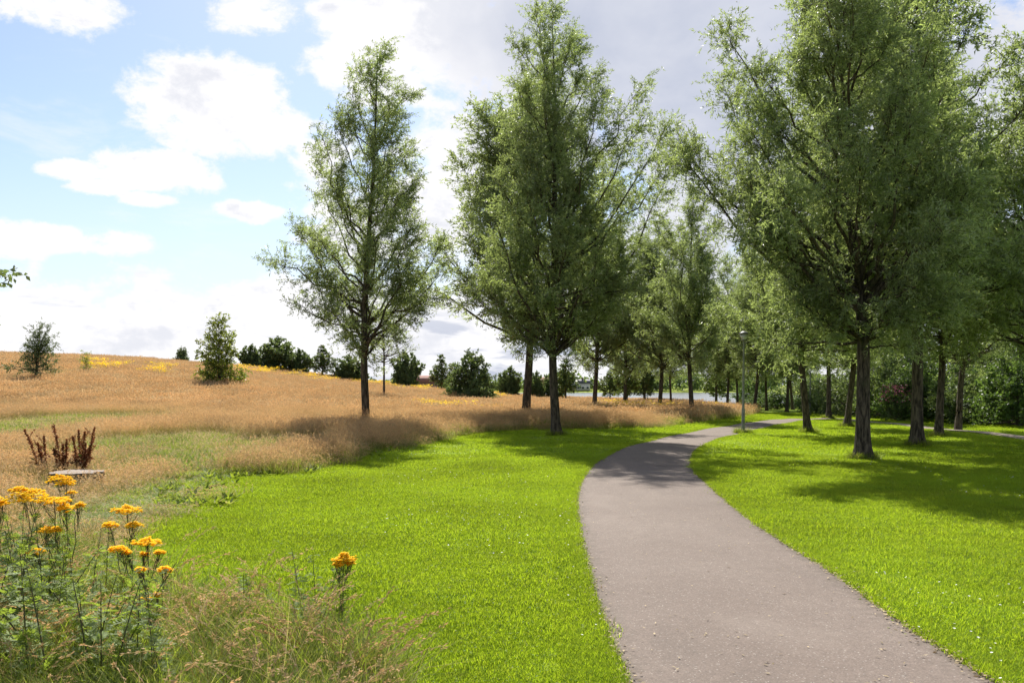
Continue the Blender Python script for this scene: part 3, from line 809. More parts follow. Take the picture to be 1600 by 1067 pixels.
# ------------------------------------------------------------------ trees
def unit(v): return v / (np.linalg.norm(v, axis=-1, keepdims=True) + 1e-9)
def make_tree(name, seed, H, r0, hb, tt, LL, RR, n1, n2=9, n3=6, nleaf=15, ll=.10, lw=.024, el=(38, 58), leader=None, flare=1.75,
              shoot=(.25, .5), leaf='willow', bark='bark', umin=.55, wind=(.25, 0, .05), forks=(), droop=.0, sec=.36, limb=.22, depth=None, sides=12, secr=.008, lean=0.0, minsec=.42, maxsec=1.5, topw=1.0, lamp_=1.0, bare=.22, crown_pow=1.0, topk=.985):
    """H height, r0 trunk radius, hb height of the lowest branches; LL / RR crown half widths (to -X / +X) at heights tt*H"""
    R = np.random.RandomState(seed)
    wood, fol = Acc(), Acc()
    lead = np.array(leader if leader else [(0, 0, 0), (0, 0, H)], float)
    lead = lead * [1, 1, 1]
    hz = np.linspace(0, H * topk, 26)
    lx = np.interp(hz, lead[:, 2], lead[:, 0]); ly = np.interp(hz, lead[:, 2], lead[:, 1])
    k = np.convolve(np.pad(lx, 2, 'edge'), np.ones(5) / 5, 'valid'); lx[1:-1] = k[1:-1]
    lx = lx + lean * hz
    def axis(z): return np.stack([np.interp(z, hz, lx), np.interp(z, hz, ly), z], -1)
    def trad(z): return r0 * np.clip(1 - z / (H * 1.02), .02, 1) ** .85
    hz0 = np.concatenate([[0, .12, .28, .5, .8], hz[2:]]) if H > 8 else hz
    lx0, ly0 = np.interp(hz0, hz, lx), np.interp(hz0, hz, ly)
    rr = trad(hz0) * (1 + (flare - 1) * np.exp(-hz0 / .22))
    v, f = tube(np.stack([lx0, ly0, hz0], 1), rr, sides)
    # uneven bole
    ang = np.arctan2(v[:, 1] - np.repeat(ly0, sides), v[:, 0] - np.repeat(lx0, sides))
    kk = 1 + (.06 + .16 * np.exp(-v[:, 2] / .25)) * np.sin(ang * 4 + seed) + .05 * np.sin(ang * 5 + v[:, 2] * 1.1)
    c = np.stack([np.repeat(lx0, sides), np.repeat(ly0, sides), v[:, 2]], 1)
    v = c + (v - c) * kk[:, None]
    v[:sides, 2] -= .25
    wood.add(v, f, 0)
    axes = [(axis, trad, hb, H)]
    for (zs, dx, dy, zt) in forks:             # further leaders: leave the trunk at zs, reach (dx, dy) from it at height zt
        s = axis(np.array([zs]))[0]; e = np.array([s[0] + dx, s[1] + dy, zt])
        t = np.linspace(0, 1, 14)[:, None]
        cpt = s + (e - s) * [.75, .75, .35]
        pts = (1 - t) ** 2 * s + 2 * t * (1 - t) * cpt + t * t * e
        rf = trad(zs) * .72 * np.clip(1 - t[:, 0] * .98, .03, 1) ** .8
        v, f = tube(pts, rf, 8); wood.add(v, f, 0)
        def fa(z, pts=pts): return np.stack([np.interp(z, pts[:, 2], pts[:, 0]), np.interp(z, pts[:, 2], pts[:, 1]), z], -1)
        def fr(z, pts=pts, rf=rf): return np.interp(z, pts[:, 2], rf)
        axes.append((fa, fr, zs + .6, zt))
    tt = np.asarray(tt) * H
    dep = depth or 1.0
    lumps = R.rand(6) * 6.28
    def env(z, ph):
        L, Rr = np.interp(z, tt, LL), np.interp(z, tt, RR)
        k = (1 + np.cos(ph)) / 2
        e = L * (1 - k) + Rr * k
        side = 1 - (1 - dep) * np.abs(np.sin(ph))
        lump = 1 + lamp_ * (.17 * np.sin(2 * ph + z * 1.1 + lumps[0]) + .14 * np.sin(4 * ph - z * 1.9 + lumps[1]) + .08 * np.sin(7 * ph + z * 3.1 + lumps[2]))
        return e * side * lump
    # primaries: choose where they END in the crown, then work back to the trunk
    zz = np.linspace(tt[0], H * .995, 300)
    wgt = (np.interp(zz, tt, LL) + np.interp(zz, tt, RR)) ** crown_pow + .35
    cdf = np.cumsum(wgt) / wgt.sum()
    ze = np.interp((np.arange(n1) + R.rand(n1)) / n1, cdf, zz)
    ph = (np.arange(n1) * 2.399963 + R.randn(n1) * .35)
    u = umin + (1 - umin) * R.rand(n1) ** .45
    u = np.where((ze > H * .72), np.maximum(u, .62), u) * np.where(ze > H * .72, topw, 1)
    re = np.maximum(env(ze, ph) * u - .12 * (ll > .05), .12)
    ela = np.radians(el[0] + (el[1] - el[0]) * R.rand(n1))
    zs = ze - re * np.tan(ela)
    lo = hb + R.rand(n1) ** 2 * (H * .16)
    zs = np.maximum(zs, np.minimum(lo, ze - .02 * re))
    P0 = axis(zs); 
    E = axis(ze) + np.stack([np.cos(ph) * re, np.sin(ph) * re, np.zeros(n1)], 1)
    C = P0 + (E - P0) * np.stack([np.full(n1, .62)] * 2 + [np.full(n1, .42)], 1)
    Lp = np.linalg.norm(E - P0, axis=1)
    s2s, s2d, s2l, s2o = [], [], [], []
    for i in range(n1):
        t = np.linspace(0, 1, 7)[:, None]
        pts = (1 - t) ** 2 * P0[i] + 2 * t * (1 - t) * C[i] + t * t * E[i]
        pts[1:-1] += R.randn(5, 3) * .035 * Lp[i] ** .6
        rb = min(trad(zs[i]) * .5, .012 + limb * .042 * Lp[i]) * (1 - t[:, 0] * .9) + .003
        v, f = tube(pts, rb, 6 if rb[0] > .03 else 4); wood.add(v, f, 0)
        m = max(3, int(n2 * (Lp[i] / 2.2) ** .7))
        sv = bare + (1.02 - bare) * R.rand(m) ** .75; sv = np.minimum(sv, 1)
        bs = (1 - sv)[:, None] ** 2 * P0[i] + 2 * (sv * (1 - sv))[:, None] * C[i] + (sv ** 2)[:, None] * E[i]
        bd = unit(2 * (1 - sv)[:, None] * (C[i] - P0[i]) + 2 * sv[:, None] * (E[i] - C[i]))
        s2s.append(bs); s2d.append(unit(bd * .75 + R.randn(m, 3) * .55 + [0, 0, .16]))
        s2l.append((.22 + np.maximum(sec * Lp[i], minsec) * (1.05 - sv * .75)) * (.6 + .6 * R.rand(m))); s2o.append(np.full(m, i))
    S, D, Ls = np.concatenate(s2s), np.concatenate(s2d), np.concatenate(s2l)
    Ls = np.minimum(Ls, maxsec)
    # extra shoots on the leader tops
    for fa, fr, z0, z1 in axes:
        m = int((z1 - z0) * 10)
        z = z0 + (z1 - z0) * (1 - R.rand(m) ** 1.3 * .8)
        if fa is not axis: m = m * 3; z = z0 + (z1 - z0) * (1 - R.rand(m) * .8)
        S = np.vstack([S, fa(z)]); dd = R.randn(m, 3) * [1, 1, .3] + [0, 0, .9]
        D = np.vstack([D, unit(dd)]); Ls = np.concatenate([Ls, (.35 + .5 * R.rand(m)) * (1 if fa is axis else 1.9)])
    # secondaries as thin tapering three-sided twigs
    n = len(S); T = S + D * Ls[:, None]; Mid = (S + T) / 2 + R.randn(n, 3) * (.06 * Ls[:, None])
    a = unit(np.cross(D, R.randn(n, 3))); b = np.cross(D, a)
    ring = []
    for p, rad in ((S, secr), (Mid, secr * .6), (T, .002)):
        for q in range(3):
            th = q * 2.0944
            ring.append(p + rad * (np.cos(th) * a + np.sin(th) * b))
    V = np.stack(ring, 1).reshape(-1, 3); o = np.arange(n)[:, None] * 9
    Fq = np.concatenate([o + np.array([[k2 * 3 + q, k2 * 3 + (q + 1) % 3, k2 * 3 + 3 + (q + 1) % 3, k2 * 3 + 3 + q]]) for k2 in range(2) for q in range(3)])
    wood.add(V, Fq, 0)
    # shoots
    n3v = np.maximum(2, (n3 * (Ls / .6) ** .8).astype(int))
    idx = np.repeat(np.arange(n), n3v); m = len(idx)
    t = R.rand(m) ** .8
    t = .1 + .9 * t
    s3 = S[idx] * (1 - t)[:, None] + T[idx] * t[:, None] + 2 * (t * (1 - t))[:, None] * 2 * (Mid[idx] - (S[idx] + T[idx]) / 2)
    d3 = unit(D[idx] * .7 + R.randn(m, 3) * .6 + np.array(wind) + [0, 0, -droop])
    l3 = shoot[0] + (shoot[1] - shoot[0]) * R.rand(m)
    # leaves
    j = np.repeat(np.arange(m), nleaf); q = len(j)
    tl = (np.tile(np.arange(nleaf), m) + R.rand(q)) / nleaf
    pos = s3[j] + d3[j] * (l3[j] * tl)[:, None]
    pos[:, 2] -= .12 * (tl ** 2) * l3[j]
    dl = unit(d3[j] * .6 + R.randn(q, 3) * .55 + np.array(wind) * .6 + [0, 0, -.15])
    global rg
    keep = rg; rg = R
    tone = np.clip(.5 + .22 * R.randn(m)[j] + .18 * R.randn(q), 0, 1)
    (slivers if leaf == 'willow' else diamonds)(fol, pos, dl, ll * (.7 + .6 * R.rand(q)), lw * (.75 + .5 * R.rand(q)), 0, tone)
    rg = keep
    return wood.mesh(name + '_trunk', [M[bark]], smooth=True), fol.mesh(name + '_crown', [M[leaf]])
def tree(name, label, cat, meshes, loc, rz=0, s=1, grp=None):
    r = thing(name, label, cat, loc, rz, s, grp)
    part('trunk', meshes[0], r); part('crown', meshes[1], r)
    return r

WG = 'willows along the curving path'
# --- willow A: stands alone at the corner of the meadow
bx, by = P(573, 674)
k = by / F
def prof(base, top, rows, ax):
    """rows of (pixel row, left, right) turned into heights and half widths; ax = column of the trunk at each row"""
    rows = sorted(rows, key=lambda r: -r[0]); Hh = (base - top) * k
    tt = [(base - r[0]) / (base - top) for r in rows]
    cx = [np.interp(-r[0], [-a[0] for a in ax], [a[1] for a in ax]) for r in rows]
    return Hh, tt, [max((c - r[1]) * k, .1) for c, r in zip(cx, rows)], [max((r[2] - c) * k, .1) for c, r in zip(cx, rows)], [((a[1] - ax[0][1]) * k, 0, (base - a[0]) * k) for a in ax]
ax = [(674, 573), (560, 568), (440, 571), (250, 585), (80, 590)]
Hh, tt, LL, RR, ld = prof(674, 80, [(572, 545, 600), (545, 510, 640), (505, 470, 672), (440, 455, 690), (385, 450, 705), (350, 445, 660), (300, 460, 652), (250, 455, 670), (200, 505, 664), (150, 532, 640), (110, 548, 630), (80, 570, 606)], ax)
wA = make_tree('willow', 11, Hh, .155, 2.6, tt, LL, RR, 74, 18, 6, 15, .110, .027, (40, 62), leader=ld, depth=.9, umin=.40, wind=(.30, 0, .08), maxsec=.85, topw=1.15, crown_pow=.75, lamp_=1.0, bare=.34, limb=.27)
tree('willow_tree', 'slender open willow standing alone at the corner of the reddish meadow', 'tree', wA, (bx, by, float(Z(bx, by))), 0, 1, WG)
# --- willow B: tall dense tree left of the path
bx, by = P(870, 681); k = by / F
ax = [(681, 870), (560, 862), (400, 866), (200, 868), (15, 862)]
Hh, tt, LL, RR, ld = prof(681, 15, [(560, 800, 905), (520, 770, 950), (450, 740, 1000), (400, 735, 1010), (330, 760, 1010), (260, 780, 1030), (200, 785, 1034), (165, 795, 965), (100, 805, 940), (50, 818, 918), (20, 838, 885)], ax)
wB = make_tree('willow', 23, Hh, .165, 2.7, tt, LL, RR, 108, 18, 6, 16, .110, .027, (42, 64), leader=ld, depth=.95, umin=.36, wind=(.28, 0, .08), maxsec=.85, topw=1.2, crown_pow=.75, lamp_=1.45, bare=.34, limb=.27)
tree('willow_tree', 'tall dense willow on the lawn edge just left of the path bend', 'tree', wB, (bx, by, float(Z(bx, by))), 0, 1, WG)
# --- willow C: the largest, on the right lawn
bx, by = P(1348, 719); k = by / F
ax = [(719, 1348), (500, 1350), (400, 1335), (200, 1320), (-60, 1300)]
Hh, tt, LL, RR, ld = prof(719, -60, [(540, 1215, 1420), (500, 1130, 1480), (440, 1105, 1500), (380, 1100, 1510), (300, 1102, 1500), (220, 1118, 1470), (150, 1150, 1440), (60, 1165, 1400), (0, 1175, 1380), (-50, 1230, 1345)], ax)
wC = make_tree('willow', 37, Hh, .175, 2.7, tt, LL, RR, 112, 20, 6, 16, .105, .024, (40, 62), leader=ld, depth=.95, umin=.38, wind=(.22, 0, .08), sides=16, maxsec=.8, topw=1.2, crown_pow=.75, lamp_=1.45, bare=.44, limb=.27)
tree('willow_tree', 'largest willow with the thickest trunk, nearest on the right lawn', 'tree', wC, (bx, by, float(Z(bx, by))), 0, 1, WG)
# --- general willows, two crowns shared by the others
GT = [.20, .27, .36, .48, .60, .72, .84, .93, 1.0]
wD = make_tree('willow', 41, 12.5, .14, 2.9, GT, [.5, 2.0, 2.7, 2.8, 2.4, 2.1, 1.5, .95, .25], [.5, 1.7, 2.5, 2.9, 2.7, 2.0, 1.6, .85, .25], 72, 16, 6, 13, .13, .033, (42, 64), maxsec=.85, topw=1.2, crown_pow=.75, lamp_=1.45, bare=.34, limb=.27, leader=[(0, 0, 0), (-.22, 0, 3.2), (-.1, 0, 8), (0, 0, 12.5)], forks=[(4.2, 1.2, .5, 10.8)], umin=.3)
wE = make_tree('willow', 53, 12.5, .135, 3.1, GT, [.4, 1.8, 2.9, 2.6, 2.5, 1.8, 1.4, .9, .25], [.6, 2.2, 2.6, 2.7, 2.2, 2.0, 1.2, .8, .25], 74, 17, 6, 13, .13, .033, (40, 62), maxsec=.85, topw=1.2, crown_pow=.75, lamp_=1.45, bare=.34, limb=.27, leader=[(0, 0, 0), (-.38, 0, 3.4), (-.25, 0, 8), (.1, 0, 12.5)], umin=.3)
rootD = rootE = None
def willow(which, loc, label, h, rz, wid=1.0, grp=WG):
    global rootD, rootE
    s = h / 12.5; s = (s * wid, s * wid, s)
    if which == 'D':
        if rootD is None: rootD = tree('willow_tree', label, 'tree', wD, loc, rz, s, grp); return rootD
        return dup(rootD, label, loc, rz, s, grp)
    if rootE is None: rootE = tree('willow_tree', label, 'tree', wE, loc, rz, s, grp); return rootE
    return dup(rootE, label, loc, rz, s, grp)
for which, px, py, h, rz, wid, lab in [
    ('D', 820, 660, 16.2, 3.4, 1.12, 'willow in the tall grass close behind the tall dense willow, to its left'),
    ('E', 928, 645, 13.6, 2.0, 1.1, 'willow in the meadow between the tall dense willow and the path, thin upright trunk'),
    ('D', 1030, 646, 12.9, 3.3, 1.0, 'willow with a bushy foot of dark grass, left of the pair above the path bend'),
    ('E', 1082, 655, 12.4, 5.1, 1.0, 'willow at the meadow edge directly left of the lamp post'),
    ('D', 1433, 698, 14.6, 1.2, 1.02, 'second thick willow trunk on the right lawn, just beyond the largest willow'),
    ('E', 1263, 676, 11.4, .3, 1.05, 'willow beside the path with its trunk leaning, first right of the lamp post'),
    ('D', 1295, 654, 12.5, 4.4, 1.0, 'willow far back beside the path end, crooked trunk'),
    ('E', 1323, 667, 12.2, 2.7, 1.0, 'willow seen just left of the thickest trunk, behind it'),
    ('E', 1466, 683, 12.6, 3.8, 1.0, 'third trunk on the right lawn, straight willow by the pale side path'),
    ('D', 1636, 694, 12.2, 5.6, 1.0, 'willow at the far right whose crown leans in over the lawn')]:
    willow(which, g3(px, py), lab, h, rz, wid)
# thin forked young tree on the right lawn
wF = make_tree('young_willow', 61, 9.6, .13, 2.6, GT, [.3, 1.2, 1.8, 1.9, 1.7, 1.3, .9, .5, .2], [.3, 1.2, 1.8, 2.0, 1.8, 1.4, .9, .5, .2], 55, 8, 5, 10, .12, .028, (45, 65), leader=[(0, 0, 0), (.15, 0, 2.5), (.55, 0, 4.5), (.6, 0, 9.6)], forks=[(2.5, -1.1, .3, 8.4)], flare=1.25)
x_, y_, z_ = g3(1497, 672)
tree('young_willow', 'thin forked young willow beyond the pale side path, slimmest trunk of the right lawn', 'tree', wF, (x_, y_, z_), 0, 1)
# farther willows along the way to the lake
FG = 'distant willows toward the lake'
for which, px, Yd, h, rz, wid, lab in [
    ('E', 1049, 80, 12.0, .9, .9, 'distant pale grey trunk between the two willows above the path bend'),
    ('D', 1118, 88, 11.5, 2.2, .9, 'distant thin trunk against the lake, left of the lamp post'),
    ('E', 1136, 74, 12.5, 4.0, .95, 'distant thick dark trunk immediately left of the lamp post'),
    ('D', 1153, 84, 11.5, 5.2, .9, 'distant trunk half hidden by the lamp post'),
    ('E', 1198, 76, 11.5, 1.0, .95, 'distant trunk in the shrubs, first to the right of the lamp post'),
    ('D', 1229, 72, 11.5, 2.9, .95, 'distant straight trunk where the path bends out of sight, left of two'),
    ('E', 1239, 80, 11.8, 0.2, .95, 'distant reddish dark trunk where the path bends out of sight, right of two'),
    ('D', 1352, 66, 12.0, .5, 1.1, 'distant willow hidden behind the thickest trunk'),
    ('E', 1410, 62, 11.5, 5.0, 1.1, 'distant willow in front of the dark shrubs between the two thickest trunks'),
    ('D', 975, 74, 11.8, 3.7, 1.1, 'distant willow filling the gap left of the bushy footed willow'),
    ('E', 1178, 66, 12.6, 2.5, 1.0, 'distant willow in line behind the lamp post, beside the path'),
    ('E', 1008, 94, 11.8, .7, 1.1, 'far willow near the lake, behind the bushy footed willow'),
    ('D', 1560, 56, 11.5, 1.7, 1.1, 'distant willow rising behind the bright shrub at the far right')]:
    willow(which, a3(px, Yd), lab, h, rz, wid, FG)

# --- broad leaved trees in and behind the meadow
T5 = [.12, .25, .45, .65, .85, 1.0]
oakm = make_tree('oak', 71, 7.5, .20, .6, [.05, .2, .4, .6, .8, .93, 1.0], [2.4, 3.3, 3.7, 3.6, 3.0, 1.9, 1.2], [2.4, 3.3, 3.6, 3.6, 3.0, 2.0, 1.2], 100, 8, 5, 8, .24, .18, (5, 45), leaf='oak', bark='bark2', umin=.45, topk=.82, crown_pow=1.6, shoot=(.2, .45), wind=(0, 0, 0), sec=.3)
mapm = make_tree('maple', 73, 7.0, .13, 2.0, [.26, .4, .6, .8, .92, 1.0], [1.3, 2.0, 2.0, 1.5, .9, .4], [1.3, 2.0, 2.0, 1.6, .9, .4], 60, 7, 4, 7, .20, .15, (25, 52), topk=.86, crown_pow=1.4, leaf='maple', bark='bark2', umin=.4, shoot=(.2, .4), wind=(0, 0, 0), sec=.3)
OG = 'dark round trees behind the meadow crest'
r_o = None
for px, Yd, top, wpx, rz, lab in [
    (392, 101, 540, 36, 0, 'small dark round tree on the meadow skyline, left of the biggest dark one'),
    (434, 101, 529, 66, 1.3, 'biggest dark round tree on the meadow skyline'),
    (468, 101.5, 547, 34, 2.6, 'dark purplish round tree closing the skyline clump on its lower side'),
    (545, 100, 557, 52, 4.1, 'low dark bushy tree half behind the trunk of the lone open willow'),
    (633, 100, 551, 48, 3.0, 'dark green rounded tree just past the thin young tree in the meadow'),
    (797, 100, 575, 38, 5.2, 'dark round tree seen left of the two trunks, beyond the meadow'),
    (838, 101, 582, 26, .7, 'small dark tree seen between the two close trunks, left one'),
    (866, 102, 578, 36, 1.9, 'dark tree partly hidden behind the tall dense willow trunk')]:
    X_, Y_ = at(px, Yd); zb = float(Z(X_, Y_))
    hh = CAMZ + (HY - top) / F * Yd - zb; wd = wpx / F * Yd
    s = (wd / 7.2, wd / 7.2, hh / 7.5)
    if r_o is None: r_o = tree('round_tree', lab, 'tree', oakm, (X_, Y_, zb), rz, s, OG)
    else: dup(r_o, lab, (X_, Y_, zb), rz, s, OG)
MG = 'young light green trees beyond the meadow'
r_m = None
for px, Yd, top, wpx, rz, lab in [
    (504, 101, 543, 42, 0, 'light green young tree with a bare stem on the skyline beside the dark clump'),
    (690, 100, 558, 38, 1.0, 'light green young tree with a short bare stem, left of the broad dark beech'),
    (884, 98, 566, 44, 2.1, 'bright green young tree seen right of the tall dense willow trunk'),
    (953, 98, 580, 36, 3.3, 'small bright green tree in front of the lake, right of the thin upright willow'),
    (980, 84, 562, 44, 4.2, 'yellowish young tree with a thin stem in front of the lake'),
    (1008, 90, 566, 40, 5.1, 'green young tree next to the yellowish one in front of the lake'),
    (1120, 92, 572, 44, .4, 'light green tree under the willows, left of the lamp post')]:
    X_, Y_ = at(px, Yd); zb = float(Z(X_, Y_)); hh = CAMZ + (HY - top) / F * Yd - zb; wd = wpx / F * Yd
    s = (wd / 4.0, wd / 4.0, hh / 7.0)
    if r_m is None: r_m = tree('young_tree', lab, 'tree', mapm, (X_, Y_, zb), rz, s, MG)
    else: dup(r_m, lab, (X_, Y_, zb), rz, s, MG)
X_, Y_ = at(744, 74); zb = float(Z(X_, Y_)); hh = CAMZ + (HY - 488) / F * Y_ - zb; s_ = 76 / F * Y_ / 4.0

# thin tree with an airy crown in the meadow
X_, Y_, Z_ = g3(600, 627)
thm = make_tree('thin_tree', 79, (632 - 470) * Y_ / F, .10, (632 - 572) * Y_ / F, [.34, .45, .6, .8, 1.0], [1.0, 2.2, 2.5, 1.6, .2], [1.0, 2.2, 2.4, 1.4, .2], 34, 6, 4, 9, .10, .032, (30, 55), leaf='willow', bark='bark2', umin=.3, wind=(0, 0, 0))
tree('thin_tree', 'young thin stemmed tree with an airy crown, right of the lone open willow', 'tree', thm, (X_, Y_, Z_))
# beeches: foliage to the ground
X_, Y_, Z_ = g3(342, 610)
k = Y_ / F
bem = make_tree('beech', 83, 112 * k, .10, .15, [.03, .12, .25, .4, .55, .7, .85, 1.0], [30 * k, 36 * k, 38 * k, 34 * k, 34 * k, 30 * k, 18 * k, 6 * k], [34 * k, 42 * k, 46 * k, 40 * k, 34 * k, 30 * k, 20 * k, 6 * k], 96, 9, 5, 9, .12, .075, (5, 38), leaf='beech', bark='bark2', umin=.3, shoot=(.15, .35), wind=(0, 0, 0), sec=.3, flare=1.1)
tree('beech_tree', 'yellowish green young beech bushy down to the ground, alone on the slope', 'tree', bem, (X_, Y_, Z_))
X_, Y_, Z_ = g3(737, 629); k = Y_ / F
be2 = make_tree('beech', 89, 74 * k, .12, .1, [.02, .12, .3, .5, .7, .86, .95, 1.0], [46 * k, 54 * k, 50 * k, 40 * k, 28 * k, 20 * k, 14 * k, 8 * k], [44 * k, 46 * k, 42 * k, 34 * k, 26 * k, 18 * k, 12 * k, 7 * k], 120, 9, 6, 10, .14, .09, (3, 36), leaf='oak', bark='bark2', umin=.3, shoot=(.15, .35), wind=(0, 0, 0), sec=.3, flare=1.1)
tree('beech_tree', 'broad dark beech with drooping skirts in the meadow, left of the twin willow trunks', 'tree', be2, (X_, Y_, Z_))
# tiered tree far left, two stems
X_, Y_, Z_ = g3(55, 602); k = Y_ / F
spm = make_tree('tiered_tree', 97, 91 * k, .075, 20 * k, [.19, .22, .32, .45, .58, .72, .86, 1.0], [30 * k, 34 * k, 40 * k, 24 * k, 28 * k, 26 * k, 8 * k, 2 * k], [24 * k, 30 * k, 32 * k, 34 * k, 24 * k, 20 * k, 12 * k, 2 * k], 56, 9, 5, 10, .085, .04, (8, 40), leaf='spruce', bark='bark', umin=.35, shoot=(.12, .3), wind=(0, 0, 0), sec=.28, flare=1.1, forks=[(.25, .28, .05, 3.0)], leader=[(0, 0, 0), (.05, 0, 1), (.25, 0, 3), (.28, 0, 91 * k)])
tree('tiered_tree', 'dark tiered small tree on two thin stems at the left of the slope', 'tree', spm, (X_, Y_, Z_))
X_, Y_, Z_ = g3(135, 589); k = Y_ / F
sap = make_tree('sapling', 101, 34 * k, .02, .2, [.1, .3, .5, .7, 1.0], [8 * k, 7 * k, 6 * k, 5 * k, 1 * k], [9 * k, 7 * k, 6 * k, 4 * k, 1 * k], 26, 5, 3, 6, .08, .04, (20, 55), leaf='beech', bark='bark2', umin=.3, shoot=(.1, .2), wind=(0, 0, 0), flare=1.0, secr=.006)
tree('sapling', 'tiny pale sapling on the slope between the tiered tree and the yellowish beech', 'tree', sap, (X_, Y_, Z_))
X_, Y_ = at(284, 106); zb = float(Z(X_, Y_)); k = Y_ / F
hh = CAMZ + 52 * k - zb
con = make_tree('conifer', 103, hh, .08, .1, [.03, .2, .4, .6, .8, 1.0], [14 * k, 14 * k, 12 * k, 9 * k, 6 * k, 1 * k], [14 * k, 13 * k, 11 * k, 8 * k, 5 * k, 1 * k], 80, 8, 5, 8, .14, .07, (0, 30), leaf='spruce', bark='bark2', umin=.4, shoot=(.15, .3), wind=(0, 0, 0), flare=1.0)
tree('conifer', 'small dark conifer peeping over the crest, left of the yellowish beech', 'tree', con, (X_, Y_, zb))
# tree just outside the left edge, its leafy tips reach into view
lft = make_tree('oak', 107, 5.4, .11, 1.9, [.34, .45, .6, .75, .9, 1.0], [1.2, 1.9, 1.9, 1.6, 1.0, .2], [1.5, 2.0, 1.95, 1.9, 1.0, .2], 110, 6, 4, 8, .085, .05, (15, 50), leaf='oak', bark='bark2', umin=.4, shoot=(.12, .3), wind=(0, 0, 0))
tree('oak_tree', 'oak mostly out of sight, only leafy tips showing against the sky at far left', 'tree', lft, (-8.62, 11.0, 0), 0, 1)

# --- shrubs behind the right lawn
ST = [.02, .15, .35, .6, .82, 1.0]
shm = make_tree('shrub', 109, 3.6, .05, .1, ST, [1.5, 2.0, 2.2, 1.9, 1.2, .3], [1.5, 2.0, 2.2, 1.9, 1.2, .3], 70, 8, 5, 8, .13, .085, (20, 65), leaf='bush', bark='bark2', umin=.5, shoot=(.15, .35), wind=(0, 0, 0), sec=.3, flare=1.0)
shd = make_tree('shrub', 113, 3.6, .05, .1, ST, [1.5, 2.0, 2.2, 1.9, 1.2, .3], [1.5, 2.0, 2.2, 1.9, 1.2, .3], 70, 8, 5, 8, .12, .07, (20, 65), leaf='oak', bark='bark2', umin=.5, shoot=(.15, .35), wind=(0, 0, 0), sec=.3, flare=1.0)
SG = 'shrubs closing off the right lawn'
r_s, r_d = None, None
for kind, px, Yd, h, wd, rz, lab in [
    ('s', 1590, 39.5, 3.6, 4.6, .2, 'bright green shrub at the far right edge of the lawn'),
    ('d', 1640, 43, 4.4, 5.0, 1.0, 'dark shrub behind the bright one at the far right edge'),
    ('d', 1540, 43, 3.2, 4.4, 2.0, 'dark green shrub behind the slim forked willow'),
    ('s', 1500, 45.5, 3.0, 4.2, 3.0, 'green shrub between the straight trunk and the slim forked willow'),
    ('s', 1445, 47, 3.2, 4.0, 4.0, 'pale green leafy shrub seen right of the second thick trunk'),
    ('s', 1420, 50, 2.8, 3.4, 5.0, 'pale green leafy shrub next to the pink flowers'),
    ('d', 1380, 53, 4.0, 4.4, .8, 'dark shrub left of the pink flowers, right of the thickest trunk'),
    ('d', 1335, 57, 3.4, 4.6, 1.8, 'dark shrub behind the thickest trunk'),
    ('d', 1300, 62, 2.6, 4.2, 2.8, 'dark low shrub behind the crooked willow by the path end'),
    ('s', 1284, 66, 2.0, 3.6, 3.9, 'low green shrub at the end of the path'),
    ('d', 1490, 52, 5.2, 5.4, 5.5, 'tall dark shrub behind the green shrubs, centre of the right lawn edge'),
    ('d', 1565, 50, 5.4, 5.4, .1, 'tall dark shrub rising behind the slim forked willow'),
    ('d', 1400, 58, 5.0, 5.2, 3.5, 'tall dark shrub behind the pink flowers'),
    ('s', 1215, 84, 1.9, 4.0, 1.4, 'low pale green shrub under the distant trunks right of the lamp post'),
    ('s', 1185, 90, 1.5, 4.0, 2.4, 'low shrub at the meadow end, right behind the lamp post'),
    ('s', 1176, 100, 3.8, 5.0, 3.1, 'rounded pale shrub by the lake, right behind the lamp post'),
    ('d', 1255, 88, 3.0, 4.6, .5, 'dark shrub beyond the end of the path'),
    ('d', 1268, 72, 1.4, 2.6, 4.5, 'small reddish dark shrub behind the leaning willow trunk')]:
    loc = a3(px, Yd); s = (wd / 4.4, wd / 4.4, h / 3.6)
    if kind == 's':
        if r_s is None: r_s = tree('shrub', lab, 'shrub', shm, loc, rz, s, SG)
        else: dup(r_s, lab, loc, rz, s, SG)
    else:
        if r_d is None: r_d = tree('shrub', lab, 'shrub', shd, loc, rz, s, SG)
        else: dup(r_d, lab, loc, rz, s, SG)
# pink flowering shrub
pk = make_tree('flowering_shrub', 127, 1.9, .03, .1, ST, [.6, .9, 1.0, .8, .5, .1], [.6, .9, 1.0, .8, .5, .1], 40, 6, 4, 6, .10, .05, (30, 70), leaf='bush', bark='bark2', umin=.5, shoot=(.12, .25), wind=(0, 0, 0), flare=1.0)
pr_ = tree('flowering_shrub', 'shrub with pink flowers in front of dark shrubs beyond the right lawn', 'shrub', pk, a3(1402, 47), 0, (1, 1, 1))
a = Acc(); n = 260
th = rg.rand(n) * 6.28; zz = 1.0 + .95 * rg.rand(n); rr = (1.05 - .35 * (zz - 1.0)) * np.sqrt(rg.rand(n))
diamonds(a, np.stack([rr * np.cos(th), rr * np.sin(th), zz], 1), rg.randn(n, 3), .10, .09, 0)
part('blossom', a.mesh('blossom', [M['pink']]), pr_)

